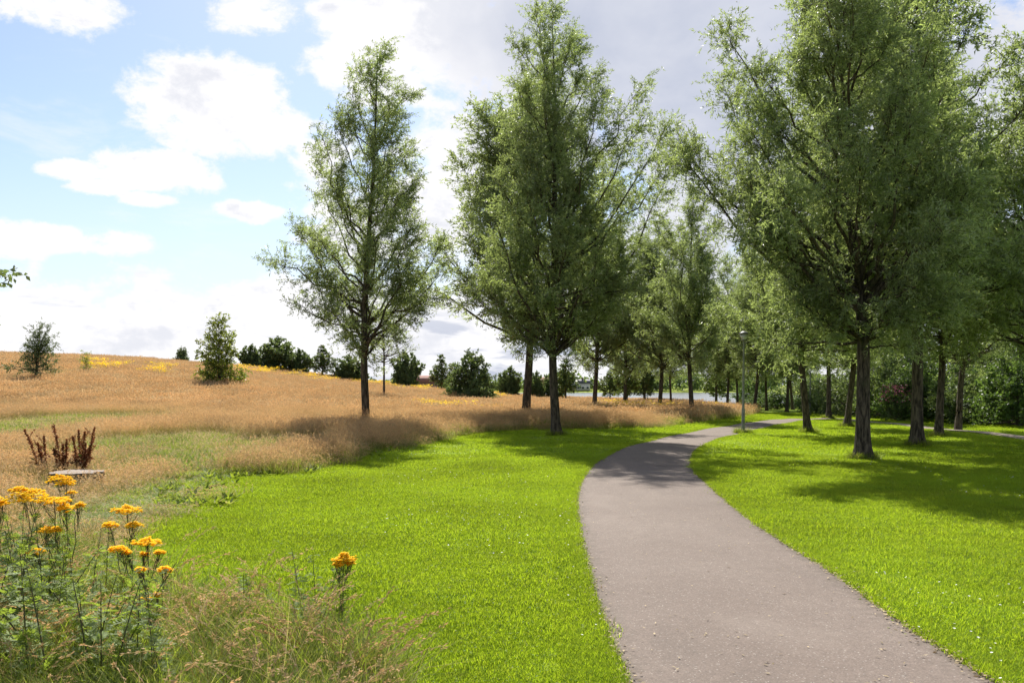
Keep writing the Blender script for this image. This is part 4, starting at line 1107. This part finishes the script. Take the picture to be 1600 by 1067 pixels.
# --- far shore: wood as one mass, a few houses
a = Acc()
n = 620
for i in range(n):
    cx = -520 + 1040 * rg.rand(); cy = 541 + 50 * rg.rand(); hh = 4 + 5.5 * rg.rand() + 2 * math.sin(cx * .021) + (3 if cx > 90 else 0); rr = 3 + 4 * rg.rand()
    m = 90
    u = unit(rg.randn(m, 3)); rad = rg.rand(m, 1) ** .4
    p = np.array([cx, cy, -2 + hh * .5]) + u * rad * [rr, rr, hh * .5]
    diamonds(a, p, rg.randn(m, 3), 1.7 + rg.rand(m), 1.3 + .6 * rg.rand(m), 0)
obj('far_wood', a.mesh('far_wood', [M['oak']]), kind='stuff', label='dark line of woodland on the far side of the lake')
W_ = {'white': plain('white_wall', (.62, .60, .56), .8, nscale=.6, namp=.08), 'brick': plain('brick_wall', (.25, .14, .10), .85, nscale=1.5, namp=.2),
      'red': plain('red_roof', (.24, .10, .075), .8, nscale=1.2, namp=.2), 'grey': plain('grey_roof', (.11, .11, .125), .7, nscale=1.2, namp=.2),
      'glass': plain('window_glass', (.04, .05, .06), .1, spec=.6), 'frame': plain('window_frame', (.7, .7, .68), .6)}
def box(x0, x1, y0, y1, z0, z1):
    v = [(x, y, z) for z in (z0, z1) for y in (y0, y1) for x in (x0, x1)]
    return np.array(v, float), np.array([(0, 1, 3, 2)[::-1], (4, 5, 7, 6), (0, 1, 5, 4), (2, 3, 7, 6)[::-1], (0, 2, 6, 4)[::-1], (1, 3, 7, 5)])
def one(v, f, m, name):
    a = Acc(); a.add(v, f); return a.mesh(name, [m])
def house(label, px, Yd, wd, hw, hr, wall, roof, nwin, rows=1):
    x, y = at(px, Yd); r = thing('house', label, 'house', (x, y, -2.0), 0, 1, 'houses on the far shore')
    d = 8.0
    part('wall', one(*box(-wd / 2, wd / 2, 0, d, 0, hw), W_[wall], 'wall'), r)
    v = np.array([(-wd / 2 - .4, -.5, hw + .01), (wd / 2 + .4, -.5, hw + .01), (wd / 2 + .4, d + .5, hw + .01), (-wd / 2 - .4, d + .5, hw + .01), (-wd / 2 - .4, d / 2, hw + hr), (wd / 2 + .4, d / 2, hw + hr)])
    aa = Acc(); aa.add(v, np.array([(0, 1, 5, 4), (2, 3, 4, 5), (3, 2, 1, 0)])); aa.add(v, np.array([(0, 4, 3), (1, 2, 5)]))
    rf = part('roof', aa.mesh('roof', [W_[roof]]), r)
    c = obj('chimney', one(*box(wd * .22, wd * .22 + .9, d / 2 - .4, d / 2 + .5, hw + hr - .7, hw + hr + 1.2), W_['brick'], 'chimney'), rf)
    for q in range(rows):
        for i in range(nwin):
            xx = (i + .5) / nwin * wd - wd / 2
            z0 = .9 + q * 2.7
            wn = part('window', one(*box(xx - .75, xx + .75, -.08, -.003, z0, z0 + 1.4), W_['frame'], 'window'), r)
            obj('pane', one(*box(xx - .63, xx + .63, -.10, -.082, z0 + .12, z0 + 1.28), W_['glass'], 'pane'), wn)
    xx = wd * .5 / nwin * (0 if nwin % 2 == 0 else 1) + (0 if nwin % 2 == 0 else 0)
    part('door', one(*box(xx - .5, xx + .5, -.07, -.003, 0, 2.1), W_['grey'], 'door'), r)
    return r
house('long white house with a dark roof across the lake', 900, 542, 17, 4.2, 2.6, 'white', 'grey', 6)
house('red roofed house across the lake, seen between the two close trunks', 846, 548, 20, 3.8, 4.2, 'brick', 'red', 6)
house('red roofed house far off beyond the meadow, left of the broad dark beech', 664, 540, 15, 4.6, 4.4, 'brick', 'red', 5)
# church spire
x, y = at(657, 585)
r = thing('church_tower', 'slim church spire far off over the meadow, left of the light green young tree', 'church', (x, y, -2), 0, 1)
part('tower', one(*box(-1.6, 1.6, -1.6, 1.6, 0, 5.5), W_['brick'], 'tower'), r)
v = np.array([(-1.8, -1.8, 5.51), (1.8, -1.8, 5.51), (1.8, 1.8, 5.51), (-1.8, 1.8, 5.51), (0, 0, 10.5)])
aa = Acc(); aa.add(v, np.array([(0, 1, 4), (1, 2, 4), (2, 3, 4), (3, 0, 4)])); aa.add(v, np.array([(3, 2, 1, 0)]))
part('spire', aa.mesh('spire', [W_['grey']]), r)

# ------------------------------------------------------------------ lamp posts
def lathe(prof_, sides=20):
    p = np.array(prof_); n = len(p); th = np.arange(sides) * 2 * pi / sides
    v = np.stack([p[:, 0][:, None] * np.cos(th), p[:, 0][:, None] * np.sin(th), np.repeat(p[:, 1][:, None], sides, 1)], -1).reshape(-1, 3)
    i = np.arange(n - 1)[:, None] * sides; j = np.arange(sides)[None]; k2 = (j + 1) % sides
    return v, np.stack([i + j, i + k2, i + sides + k2, i + sides + j], -1).reshape(-1, 4)
def lathe_mesh(name, pr2, m, sides=20):
    aa = Acc(); aa.add(*lathe(pr2, sides)); return aa.mesh(name, [m], smooth=True)
Mp = plain('lamp_pole_paint', (.22, .235, .20), .55, .3, nscale=6, namp=.18)
Mc = plain('lamp_cap_metal', (.16, .165, .155), .5, .3)
Mg = plain('lamp_glass', (.55, .57, .55), .15, spec=.6)
x, y, z = g3(1161, 677); k = y / F
HL = (677 - 519) * k
lamp = thing('lamp_post', 'grey lamp post with a mushroom shaped head beside the path bend', 'lamp post', (x, y, z), 0, 1)
lamp.rotation_euler = (0, radians(.6), 0)
part('pole', lathe_mesh('pole', [(.066, -.2), (.066, .02), (.060, .9), (.048, .96), (.044, HL * .6), (.034, HL - .34), (.034, HL - .30), (.001, HL - .30)], Mp), lamp)
part('door', one(*box(-.026, .026, -.070, -.055, .35, .75), Mp, 'door'), lamp)
hd = part('lamp_head', lathe_mesh('lamp_head', [(.04, HL - .36), (.075, HL - .33), (.09, HL - .28), (.06, HL - .26), (.001, HL - .26)], Mc), lamp)
gl = obj('lamp_glass', lathe_mesh('lamp_glass', [(.085, HL - .279), (.125, HL - .20), (.14, HL - .09), (.001, HL - .088)], Mg), hd)
KIDS.setdefault(hd.name, []).append(gl)
cp = obj('lamp_cap', lathe_mesh('lamp_cap', [(.15, HL - .10), (.185, HL - .085), (.18, HL - .05), (.12, HL + .0), (.06, HL + .03), (.001, HL + .035)], Mc), hd)
KIDS.setdefault(hd.name, []).append(cp)
dup(lamp, 'thin distant lamp post behind the leaning willow beyond the path end', a3(1266, 62), 0, 1)

# ------------------------------------------------------------------ stump and docks
def stump_mats():
    m, t, o = mat('stump_cut_face')
    tcn = t.n.new('ShaderNodeTexCoord').outputs['Object']
    d = t.v('LENGTH', t.v('MULTIPLY', tcn, (1, 1, 0)))
    n = t.noise(tcn, 6, 5, .6)
    ring = t.m('SINE', t.m('MULTIPLY', t.m('ADD', d, t.m('MULTIPLY', n, .05)), 160))
    c = t.mix(t.map(ring, -1, 1), (.22, .17, .135), (.31, .25, .20))
    c = t.mix(t.m('MULTIPLY', t.map(n, .5, .7), .5), c, (.16, .15, .12))
    b = t.n.new('ShaderNodeBsdfPrincipled'); t.link(c, b.inputs['Base Color']); b.inputs['Roughness'].default_value = .9
    t.l.new(b.outputs[0], o.inputs['Surface']); return m
x, y, z = g3(100, 768); k = y / F
rs, hs = 40 * k, 27 * k
st = thing('tree_stump', 'low sawn tree stump in the long grass under the brown docks', 'stump', (x, y + rs, z), 0, 1)
n = 40; th = np.arange(n) * 2 * pi / n
rad = rs * (1 + .05 * np.sin(3 * th + 1) + .04 * np.sin(7 * th) + .02 * rg.randn(n))
v, f = [], []
for q, (kk, zz) in enumerate([(1.14, -.1), (1.06, .03), (.99, hs * .5), (.985, hs - .035), (1.0, hs - .02), (.97, hs)]):
    v.append(np.stack([rad * kk * np.cos(th), rad * kk * np.sin(th), np.full(n, zz) + .006 * rg.randn(n)], 1))
i = np.arange(5)[:, None] * n; j = np.arange(n)[None]; k2 = (j + 1) % n
part('bark', mesh_np('bark', np.concatenate(v), np.stack([i + j, i + k2, i + n + k2, i + n + j], -1).reshape(-1, 4), M['bark']), st)
vt = np.vstack([v[-1] + [0, 0, .002], [[0, 0, hs + .004]]])
part('cut_face', mesh_np('cut_face', vt, np.stack([np.arange(n), (np.arange(n) + 1) % n, np.full(n, n)], 1), stump_mats()), st)

def spike(acc, pts, rad0, n, ln, wd, mi, start=.35):
    pts = np.asarray(pts); t = start + (1 - start) * rg.rand(n)
    seg = t * (len(pts) - 1); i0 = np.minimum(seg.astype(int), len(pts) - 2); fr = (seg - i0)[:, None]
    p = pts[i0] * (1 - fr) + pts[i0 + 1] * fr
    rr = rad0 * (1.15 - t)[:, None] * rg.rand(n, 1)
    p = p + unit(rg.randn(n, 3)) * rr
    diamonds(acc, p, rg.randn(n, 3) + [0, 0, .5], ln * (.6 + .7 * rg.rand(n)), wd, mi)
def dock(label, px, py, stems):
    x, y, z = g3(px, py); k = y / F
    r = thing('dock_plant', label, 'weed', (x, y, z), 0, 1, 'brown docks behind the stump')
    for dx, hpx, lean in stems:
        h = hpx * k; b = np.array([dx * k * .25, rg.randn() * .05, 0])
        pts = np.array([b + np.array([lean * k * t ** 1.5 + dx * k * .75 * t, .05 * math.sin(t * 4), h * t]) for t in np.linspace(0, 1, 7)])
        s = part('stem', one(*tube(pts, np.linspace(.009, .003, 7), 5), M['dock'], 'stem'), r)
        a = Acc(); spike(a, pts, .10, 420, .028, .022, 0, .30)
        obj('seed_head', a.mesh('seed_head', [M['dock']]), s, 'stuff')
        for q in range(4):
            i = 2 + q % 4; e = pts[i] + np.array([rg.randn() * .10, rg.randn() * .08, .16]); bp = np.linspace(pts[i], e, 4)
            a = Acc(); spike(a, bp, .04, 60, .022, .017, 0, .1)
            obj('seed_head', a.mesh('seed_head', [M['dock']]), s, 'stuff')
        a = Acc(); m = 8; t = .05 + .5 * rg.rand(m)
        p = np.stack([np.interp(t, np.linspace(0, 1, 7), pts[:, c]) for c in range(3)], 1)
        diamonds(a, p, rg.randn(m, 3) * [1, 1, .5] + [0, 0, .1], .15 + .08 * rg.rand(m), .045, 0)
        obj('foliage', a.mesh('foliage', [M['dock_leaf']]), s, 'stuff')
dock('thin pair of brown dock stalks leaning out at the left of the stump', 66, 752, [(-14, 80, -12), (2, 70, 2), (-6, 60, 0)])
dock('upright brown dock standing behind the middle of the stump', 96, 752, [(-4, 88, -4), (8, 66, 2), (2, 58, 4), (-10, 50, 0)])
dock('broad dense brown dock fanning out right of the stump middle', 120, 752, [(2, 80, 2), (10, 78, 6), (22, 84, 8), (24, 68, 4), (-4, 70, 0), (14, 60, 2)])

# ------------------------------------------------------------------ ragwort in the foreground
def ragwort(label, by_px, heads, leafy=1.0, Yd=None):
    """heads: (px, py, width px); all stems rise from one foot"""
    x, y, z = g3(by_px[0], by_px[1])
    if Yd: x, y = at(by_px[0], Yd); z = float(Z(x, y))
    r = thing('ragwort', label, 'wildflower', (x, y, z), 0, 1, 'yellow ragwort in the foreground')
    k = y / F
    for hx, hy, hwid in heads:
        Yh = y + rg.randn() * .06
        tip = np.array([(hx - 800) / F * Yh - x, Yh - y, CAMZ + (HY - hy) / F * Yh - z])
        b = np.array([rg.randn() * .03, rg.randn() * .03, 0])
        pts = np.array([b + (tip - b) * np.array([t ** 1.4, t ** 1.4, t]) for t in np.linspace(0, 1, 8)])
        pts[1:-1] += rg.randn(6, 3) * .008
        s = part('stem', one(*tube(pts, np.linspace(.0048, .0022, 8), 5), M['weed_stem'], 'stem'), r)
        # corymb: spreading stalks with flat florets on top
        R_ = hwid * k / 2 * .95
        a = Acc(); m = max(12, int(hwid * 3.4))
        th = rg.rand(m) * 2 * pi; rr = R_ * np.sqrt(rg.rand(m))
        lob = 1 + .18 * np.sin(3 * th + rg.rand() * 6)
        p = tip + np.stack([rr * np.cos(th) * lob, rr * np.sin(th) * lob * .9, -.34 * rr ** 2 / max(R_, .01) + .007 * rg.randn(m) + .012 * (hwid > 30) * np.sin(rr * 90)], 1)
        ncen = 6
        for q in range(m):
            t6 = np.arange(ncen) * 2 * pi / ncen + rg.rand()
            fr = .0072 + .0035 * rg.rand()
            nn = unit(np.array([rr[q] * np.cos(th[q]) * .8, rr[q] * np.sin(th[q]) * .8 - .03, .12 + .05 * rg.rand()]) + rg.randn(3) * .03)
            diamonds(a, np.tile(p[q], (ncen, 1)), np.stack([np.cos(t6), np.sin(t6), .15 + 0 * t6], 1), fr * 1.9, fr * 1.25, 0, nrm=np.tile(nn, (ncen, 1)))
            v, f = tube([p[q] - [0, 0, .004], p[q] + [0, 0, .006]], [.005, .0035], 5); a.add(v, f, 0)
        obj('flower_head', a.mesh('flower_head', [M['ragwort_flower']]), s)
        a = Acc()
        for q in range(min(m, 14)):
            base = pts[-1] - (pts[-1] - pts[-3]) * rg.rand() * .7 - [0, 0, .02]
            v, f = tube([base, base * .45 + p[q] * .55 - [0, 0, .012], p[q]], [.0022, .0018, .0014], 3); a.add(v, f, 0)
        obj('stalks', a.mesh('stalks', [M['weed_stem']]), s, 'stuff')
        a = Acc(); m = int(26 * leafy); t = .05 + .86 * rg.rand(m)
        c = np.stack([np.interp(t, np.linspace(0, 1, 8), pts[:, c2]) for c2 in range(3)], 1)
        for q in range(m):
            d = unit(rg.randn(3) * [1, 1, .25] + [0, 0, .35]); L_ = (.10 - .055 * t[q]) * (.7 + .6 * rg.rand())
            lob = 7; tq = np.linspace(.15, 1, lob)
            ctr = c[q] + d * (tq * L_)[:, None]
            sd = unit(np.cross(d, rg.randn(3)))
            dirs = np.where((np.arange(lob) % 2 == 0)[:, None], sd, -sd) * .9 + d * .6
            dirs[-1] = d
            diamonds(a, ctr, dirs, L_ * .34, L_ * .16, 0, nrm=np.tile(np.cross(d, sd), (lob, 1)) + rg.randn(lob, 3) * .2)
            diamonds(a, c[q][None], d[None], L_, L_ * .10, 0)
        obj('foliage', a.mesh('foliage', [M['weed_leaf']]), s, 'stuff')
    return r
ragwort('ragwort with the widest flat yellow head, tall dark stem, at the left', (88, 1000), [(48, 768, 66), (30, 762, 30)])
ragwort('ragwort with several yellow heads merging beside the widest one', (104, 985), [(84, 779, 44), (104, 790, 30), (100, 778, 24), (124, 787, 15)])
ragwort('ragwort blooming right in front of the sawn stump', (104, 880), [(93, 744, 44), (104, 752, 30), (112, 768, 16)])
ragwort('ragwort cut off by the left edge of the view', (2, 980), [(3, 784, 24), (-12, 775, 34)])
ragwort('ragwort with one low yellow head below the widest ones', (66, 1010), [(55, 858, 26)])
ragwort('ragwort with faded sparse heads half hidden in green leaves', (82, 985), [(70, 826, 22), (86, 826, 18)], 1.4)
ragwort('ragwort with a tall flat head and two smaller heads beneath it', (200, 975), [(198, 793, 46), (171, 817, 27), (209, 817, 27)])
ragwort('ragwort with a broad bright head over the lawn edge, several small heads round it', (228, 1000), [(230, 843, 44), (186, 854, 28), (199, 861, 14), (249, 861, 15), (225, 864, 12)])
ragwort('small ragwort with two low heads right of the broad bright one', (250, 1020), [(257, 887, 20), (220, 888, 15)])
ragwort('stunted ragwort with a single small head low in the brown grass', (232, 1040), [(229, 934, 13), (246, 927, 9)])
ragwort('lone ragwort standing apart at the right end of the tall weeds', (530, 1008), [(538, 868, 38), (528, 880, 16), (546, 877, 16)], 1.2)

# mugwort clumps, bottom left
def mug_mesh(h, n, seed):
    a = Acc(); b = Acc()
    R_ = np.random.RandomState(seed)
    for s_ in range(3):
        top = np.array([R_.randn() * .22, R_.randn() * .22, h * (.75 + .3 * R_.rand())]); b0 = np.array([R_.randn() * .06, R_.randn() * .06, 0])
        pts = np.array([b0 + (top - b0) * [t ** 1.3, t ** 1.3, t] for t in np.linspace(0, 1, 6)])
        b.add(*tube(pts, np.linspace(.006, .002, 6), 5))
        m = n; t = .05 + .95 * R_.rand(m)
        c = np.stack([np.interp(t, np.linspace(0, 1, 6), pts[:, c2]) for c2 in range(3)], 1)
        for q in range(m):
            d = unit(R_.randn(3) * [1, 1, .3] + [0, 0, .45]); L_ = (.15 - .09 * t[q]) * (.7 + .6 * R_.rand())
            lob = 9; tq = np.linspace(.2, 1, lob)
            sd = unit(np.cross(d, R_.randn(3) * .4 + [0, 0, 1]))
            dirs = np.where((np.arange(lob) % 2 == 0)[:, None], sd, -sd) * .8 + d * .7; dirs[-1] = d
            ctr = c[q] + d * (tq * L_ * .8)[:, None]; ctr[:, 2] -= .25 * L_ * tq ** 2
            diamonds(a, ctr, dirs, L_ * .42 * (1.1 - .4 * tq), L_ * .13, 0, nrm=np.tile(np.cross(d, sd), (lob, 1)) + R_.randn(lob, 3) * .25)
    return b.mesh('mugwort_stem', [M['weed_stem']]), a.mesh('mugwort_leaves', [M['mugwort']])
mg = [mug_mesh(.85, 46, 5), mug_mesh(.8, 46, 6), mug_mesh(.75, 42, 7)]
mroot = {}
MGG = 'mugwort clumps at the lower left'
for i_, (px, py, v_, s, lab) in enumerate([
    (20, 1040, 0, .80, 'dark mugwort clump in the lower left corner, leftmost of the front ones'), (75, 1062, 1, .74, 'mugwort clump at the bottom edge, second from the left corner'),
    (135, 1075, 2, .78, 'mugwort clump at the bottom edge below the low yellow head'), (195, 1090, 0, .72, 'mugwort clump at the bottom edge where green leaves meet brown grass'),
    (45, 985, 1, .85, 'mugwort clump behind the corner one, at the foot of the widest ragwort'), (110, 1005, 2, .86, 'leafy mugwort clump under the merged ragwort heads'),
    (150, 965, 0, .78, 'pale leafy mugwort clump right of the tall dark ragwort stems'), (0, 940, 2, .85, 'mugwort clump at the left edge below the cut off ragwort'),
    (170, 1040, 1, .68, 'mugwort clump just left of the brown drooping grass'), (-30, 1100, 0, .9, 'mugwort clump partly cut off by the lower left corner'),
    (405, 1000, 1, .55, 'small leafy weed clump inside the brown grass left of the lone ragwort'), (500, 1010, 2, .66, 'upright leafy weed next to the lone ragwort'),
    (25, 1090, 2, .95, 'dense mugwort clump cut by the bottom edge near the left corner'), (95, 1110, 1, .95, 'dense mugwort clump cut by the bottom edge, right of the corner one'),
    (60, 1030, 0, .9, 'mugwort clump in the thick of the left corner greenery'), (160, 1110, 2, .85, 'mugwort clump cut by the bottom edge beside the tawny grass'),
    (20, 1000, 1, .9, 'mugwort clump at the left edge under the lowest ragwort head'), (240, 1120, 1, .7, 'low mugwort clump cut by the bottom edge among tawny grass'),
    (470, 1040, 0, .5, 'low leafy weed clump in the grass before the lone ragwort')]):
    if v_ not in mroot:
        r = thing('mugwort', lab, 'weed', g3(px, py), rg.rand() * 6, s * 1.22, MGG); part('stem', mg[v_][0], r); part('leaves', mg[v_][1], r); mroot[v_] = r
    else: dup(mroot[v_], lab, g3(px, py), rg.rand() * 6, s * 1.22, MGG)

# ------------------------------------------------------------------ long drooping grasses of the foreground
def wild_tuft(ns, nl, h0, h1, mats, seed, dense=1.0, side=None):
    R_ = np.random.RandomState(seed); a = Acc()
    blades(a, nl, .16, .15, .48, .0065, 1.15, 0, 3)
    for s_ in range(ns):
        h = h0 + (h1 - h0) * R_.rand(); th = R_.rand() * 2 * pi; lean = (.15 + .55 * R_.rand()) * h
        b = np.array([R_.randn() * .07, R_.randn() * .07, 0])
        d = np.array([math.cos(th), math.sin(th), 0])
        tt_ = np.linspace(0, 1, 7)
        pts = b + d * (lean * tt_ ** 2.2)[:, None] + np.stack([0 * tt_, 0 * tt_, h * (tt_ - .28 * tt_ ** 3)], 1)
        v, f = tube(pts, np.linspace(.0026, .0012, 7), 3); a.add(v, f, 1, .3 + .5 * R_.rand())
        # panicle: spikelets in bunches on the last stretch
        tone = .2 + .7 * R_.rand()
        m = int(20 * dense); t = .72 + .30 * R_.rand(m)
        seg = np.minimum(t, .999) * 6; i0 = seg.astype(int); fr = (seg - i0)[:, None]
        p = pts[i0] * (1 - fr) + pts[i0 + 1] * fr
        dd = unit(pts[-1] - pts[-2]) + R_.randn(m, 3) * .24
        p = p + R_.randn(m, 3) * .0055
        diamonds(a, p, dd, .020 + .012 * R_.rand(m), .0055 + .003 * R_.rand(m), 2, tone)
    return a.mesh('wild_tuft', mats)
M['wheat'] = leaf_mat('drooping_seed_head', (0.53, 0.37, 0.205), (0.53, 0.37, 0.205), (0.61, 0.42, 0.19), .35, .7, .15, .35)
WM = [M['under_leaf'], M['straw'], M['wheat']]
WR = [M['meadow_leaf'], M['straw'], M['head']]
wt = [wild_tuft(10, 34, .5, .85, WM, 1), wild_tuft(12, 26, .45, .8, WR, 2), wild_tuft(8, 40, .4, .75, WM, 3), wild_tuft(13, 22, .5, .82, WR, 4)]
wp = poly_xy([(-200, 880), (60, 880), (160, 895), (225, 925), (268, 965), (350, 985), (450, 1005), (545, 1030), (580, 1067), (600, 1150), (640, 1400), (-700, 1400)])
x, y = rand_pts(5200, -5.2, -.5, 2.9, 9.5)
k_ = inside(wp, x, y) & (y > 3.6); x, y = x[k_][:1500], y[k_][:1500]
keep_ = rg.rand(len(x)) < np.clip((y - 3.0) / 2.0, .15, 1) * np.where(x / y < -.36,   .09, .16)
x, y = x[keep_], y[keep_]
scatter('wild_grass', np.stack([x, y, Z(x, y)], 1), rots(len(x), .10), (.66 + .42 * rg.rand(len(x), 1)) * np.ones((1, 3)), wt, 'long wild grasses with drooping brown seed heads in the foreground')
# undergrowth under them
def under_patch(n, h0, h1, mn):
    a = Acc(); blades(a, n, .3, h0, h1, .006, .9, 0, 3); return a.mesh('under_patch', [M[mn]])
und = [rosette('weed_leaf', .10, 16)] + [under_patch(170, .10, .42, 'under_leaf') for _ in range(3)] + [under_patch(120, .2, .55, 'under_leaf')]
x, y = rand_pts(3200, -5.2, -.5, 3.6, 9); k_ = inside(wp, x, y); x, y = x[k_], y[k_]
scatter('undergrowth', np.stack([x, y, Z(x, y)], 1), rots(len(x), .2), (.6 + .5 * rg.rand(len(x), 1)) * np.ones((1, 3)), und, 'green undergrowth between the foreground grasses')

# three bent reddish stalks in front of the brown grass
for lab, p0, p1, sag in [('reddish dry stalk leaning left, uppermost of three in the brown grass', (478, 1012), (390, 972), .05),
                         ('reddish dry stalk leaning left, middle of three in the brown grass', (480, 1014), (385, 985), .04),
                         ('reddish dry stalk leaning left, lowest of three in the brown grass', (474, 1018), (400, 990), .03)]:
    Yd = 5.35
    a_ = np.array([(p0[0] - 800) / F * Yd, Yd, CAMZ + (HY - p0[1]) / F * Yd]); b_ = np.array([(p1[0] - 800) / F * Yd, Yd + .05, CAMZ + (HY - p1[1]) / F * Yd])
    gnd = np.array([a_[0] + .10, Yd, float(Z(a_[0], Yd))])
    r = thing('dry_stalk', lab, 'grass stalk', tuple(gnd), 0, 1, 'reddish bent stalks')
    t_ = np.linspace(0, 1, 12)[:, None]
    c1 = (a_ + np.array([.06, 0, .04])) - gnd; c2 = b_ - gnd
    pts = 2 * t_ * (1 - t_) * c1 * 1.1 + t_ ** 2 * c2
    part('stem', one(*tube(pts, np.linspace(.0042, .0022, 12), 5), M['red_stem'], 'stem'), r)
    a = Acc(); spike(a, pts, .012, 34, .018, .006, 0, .78)
    part('seed_head', a.mesh('seed_head', [M['head']]), r)['kind'] = 'stuff'
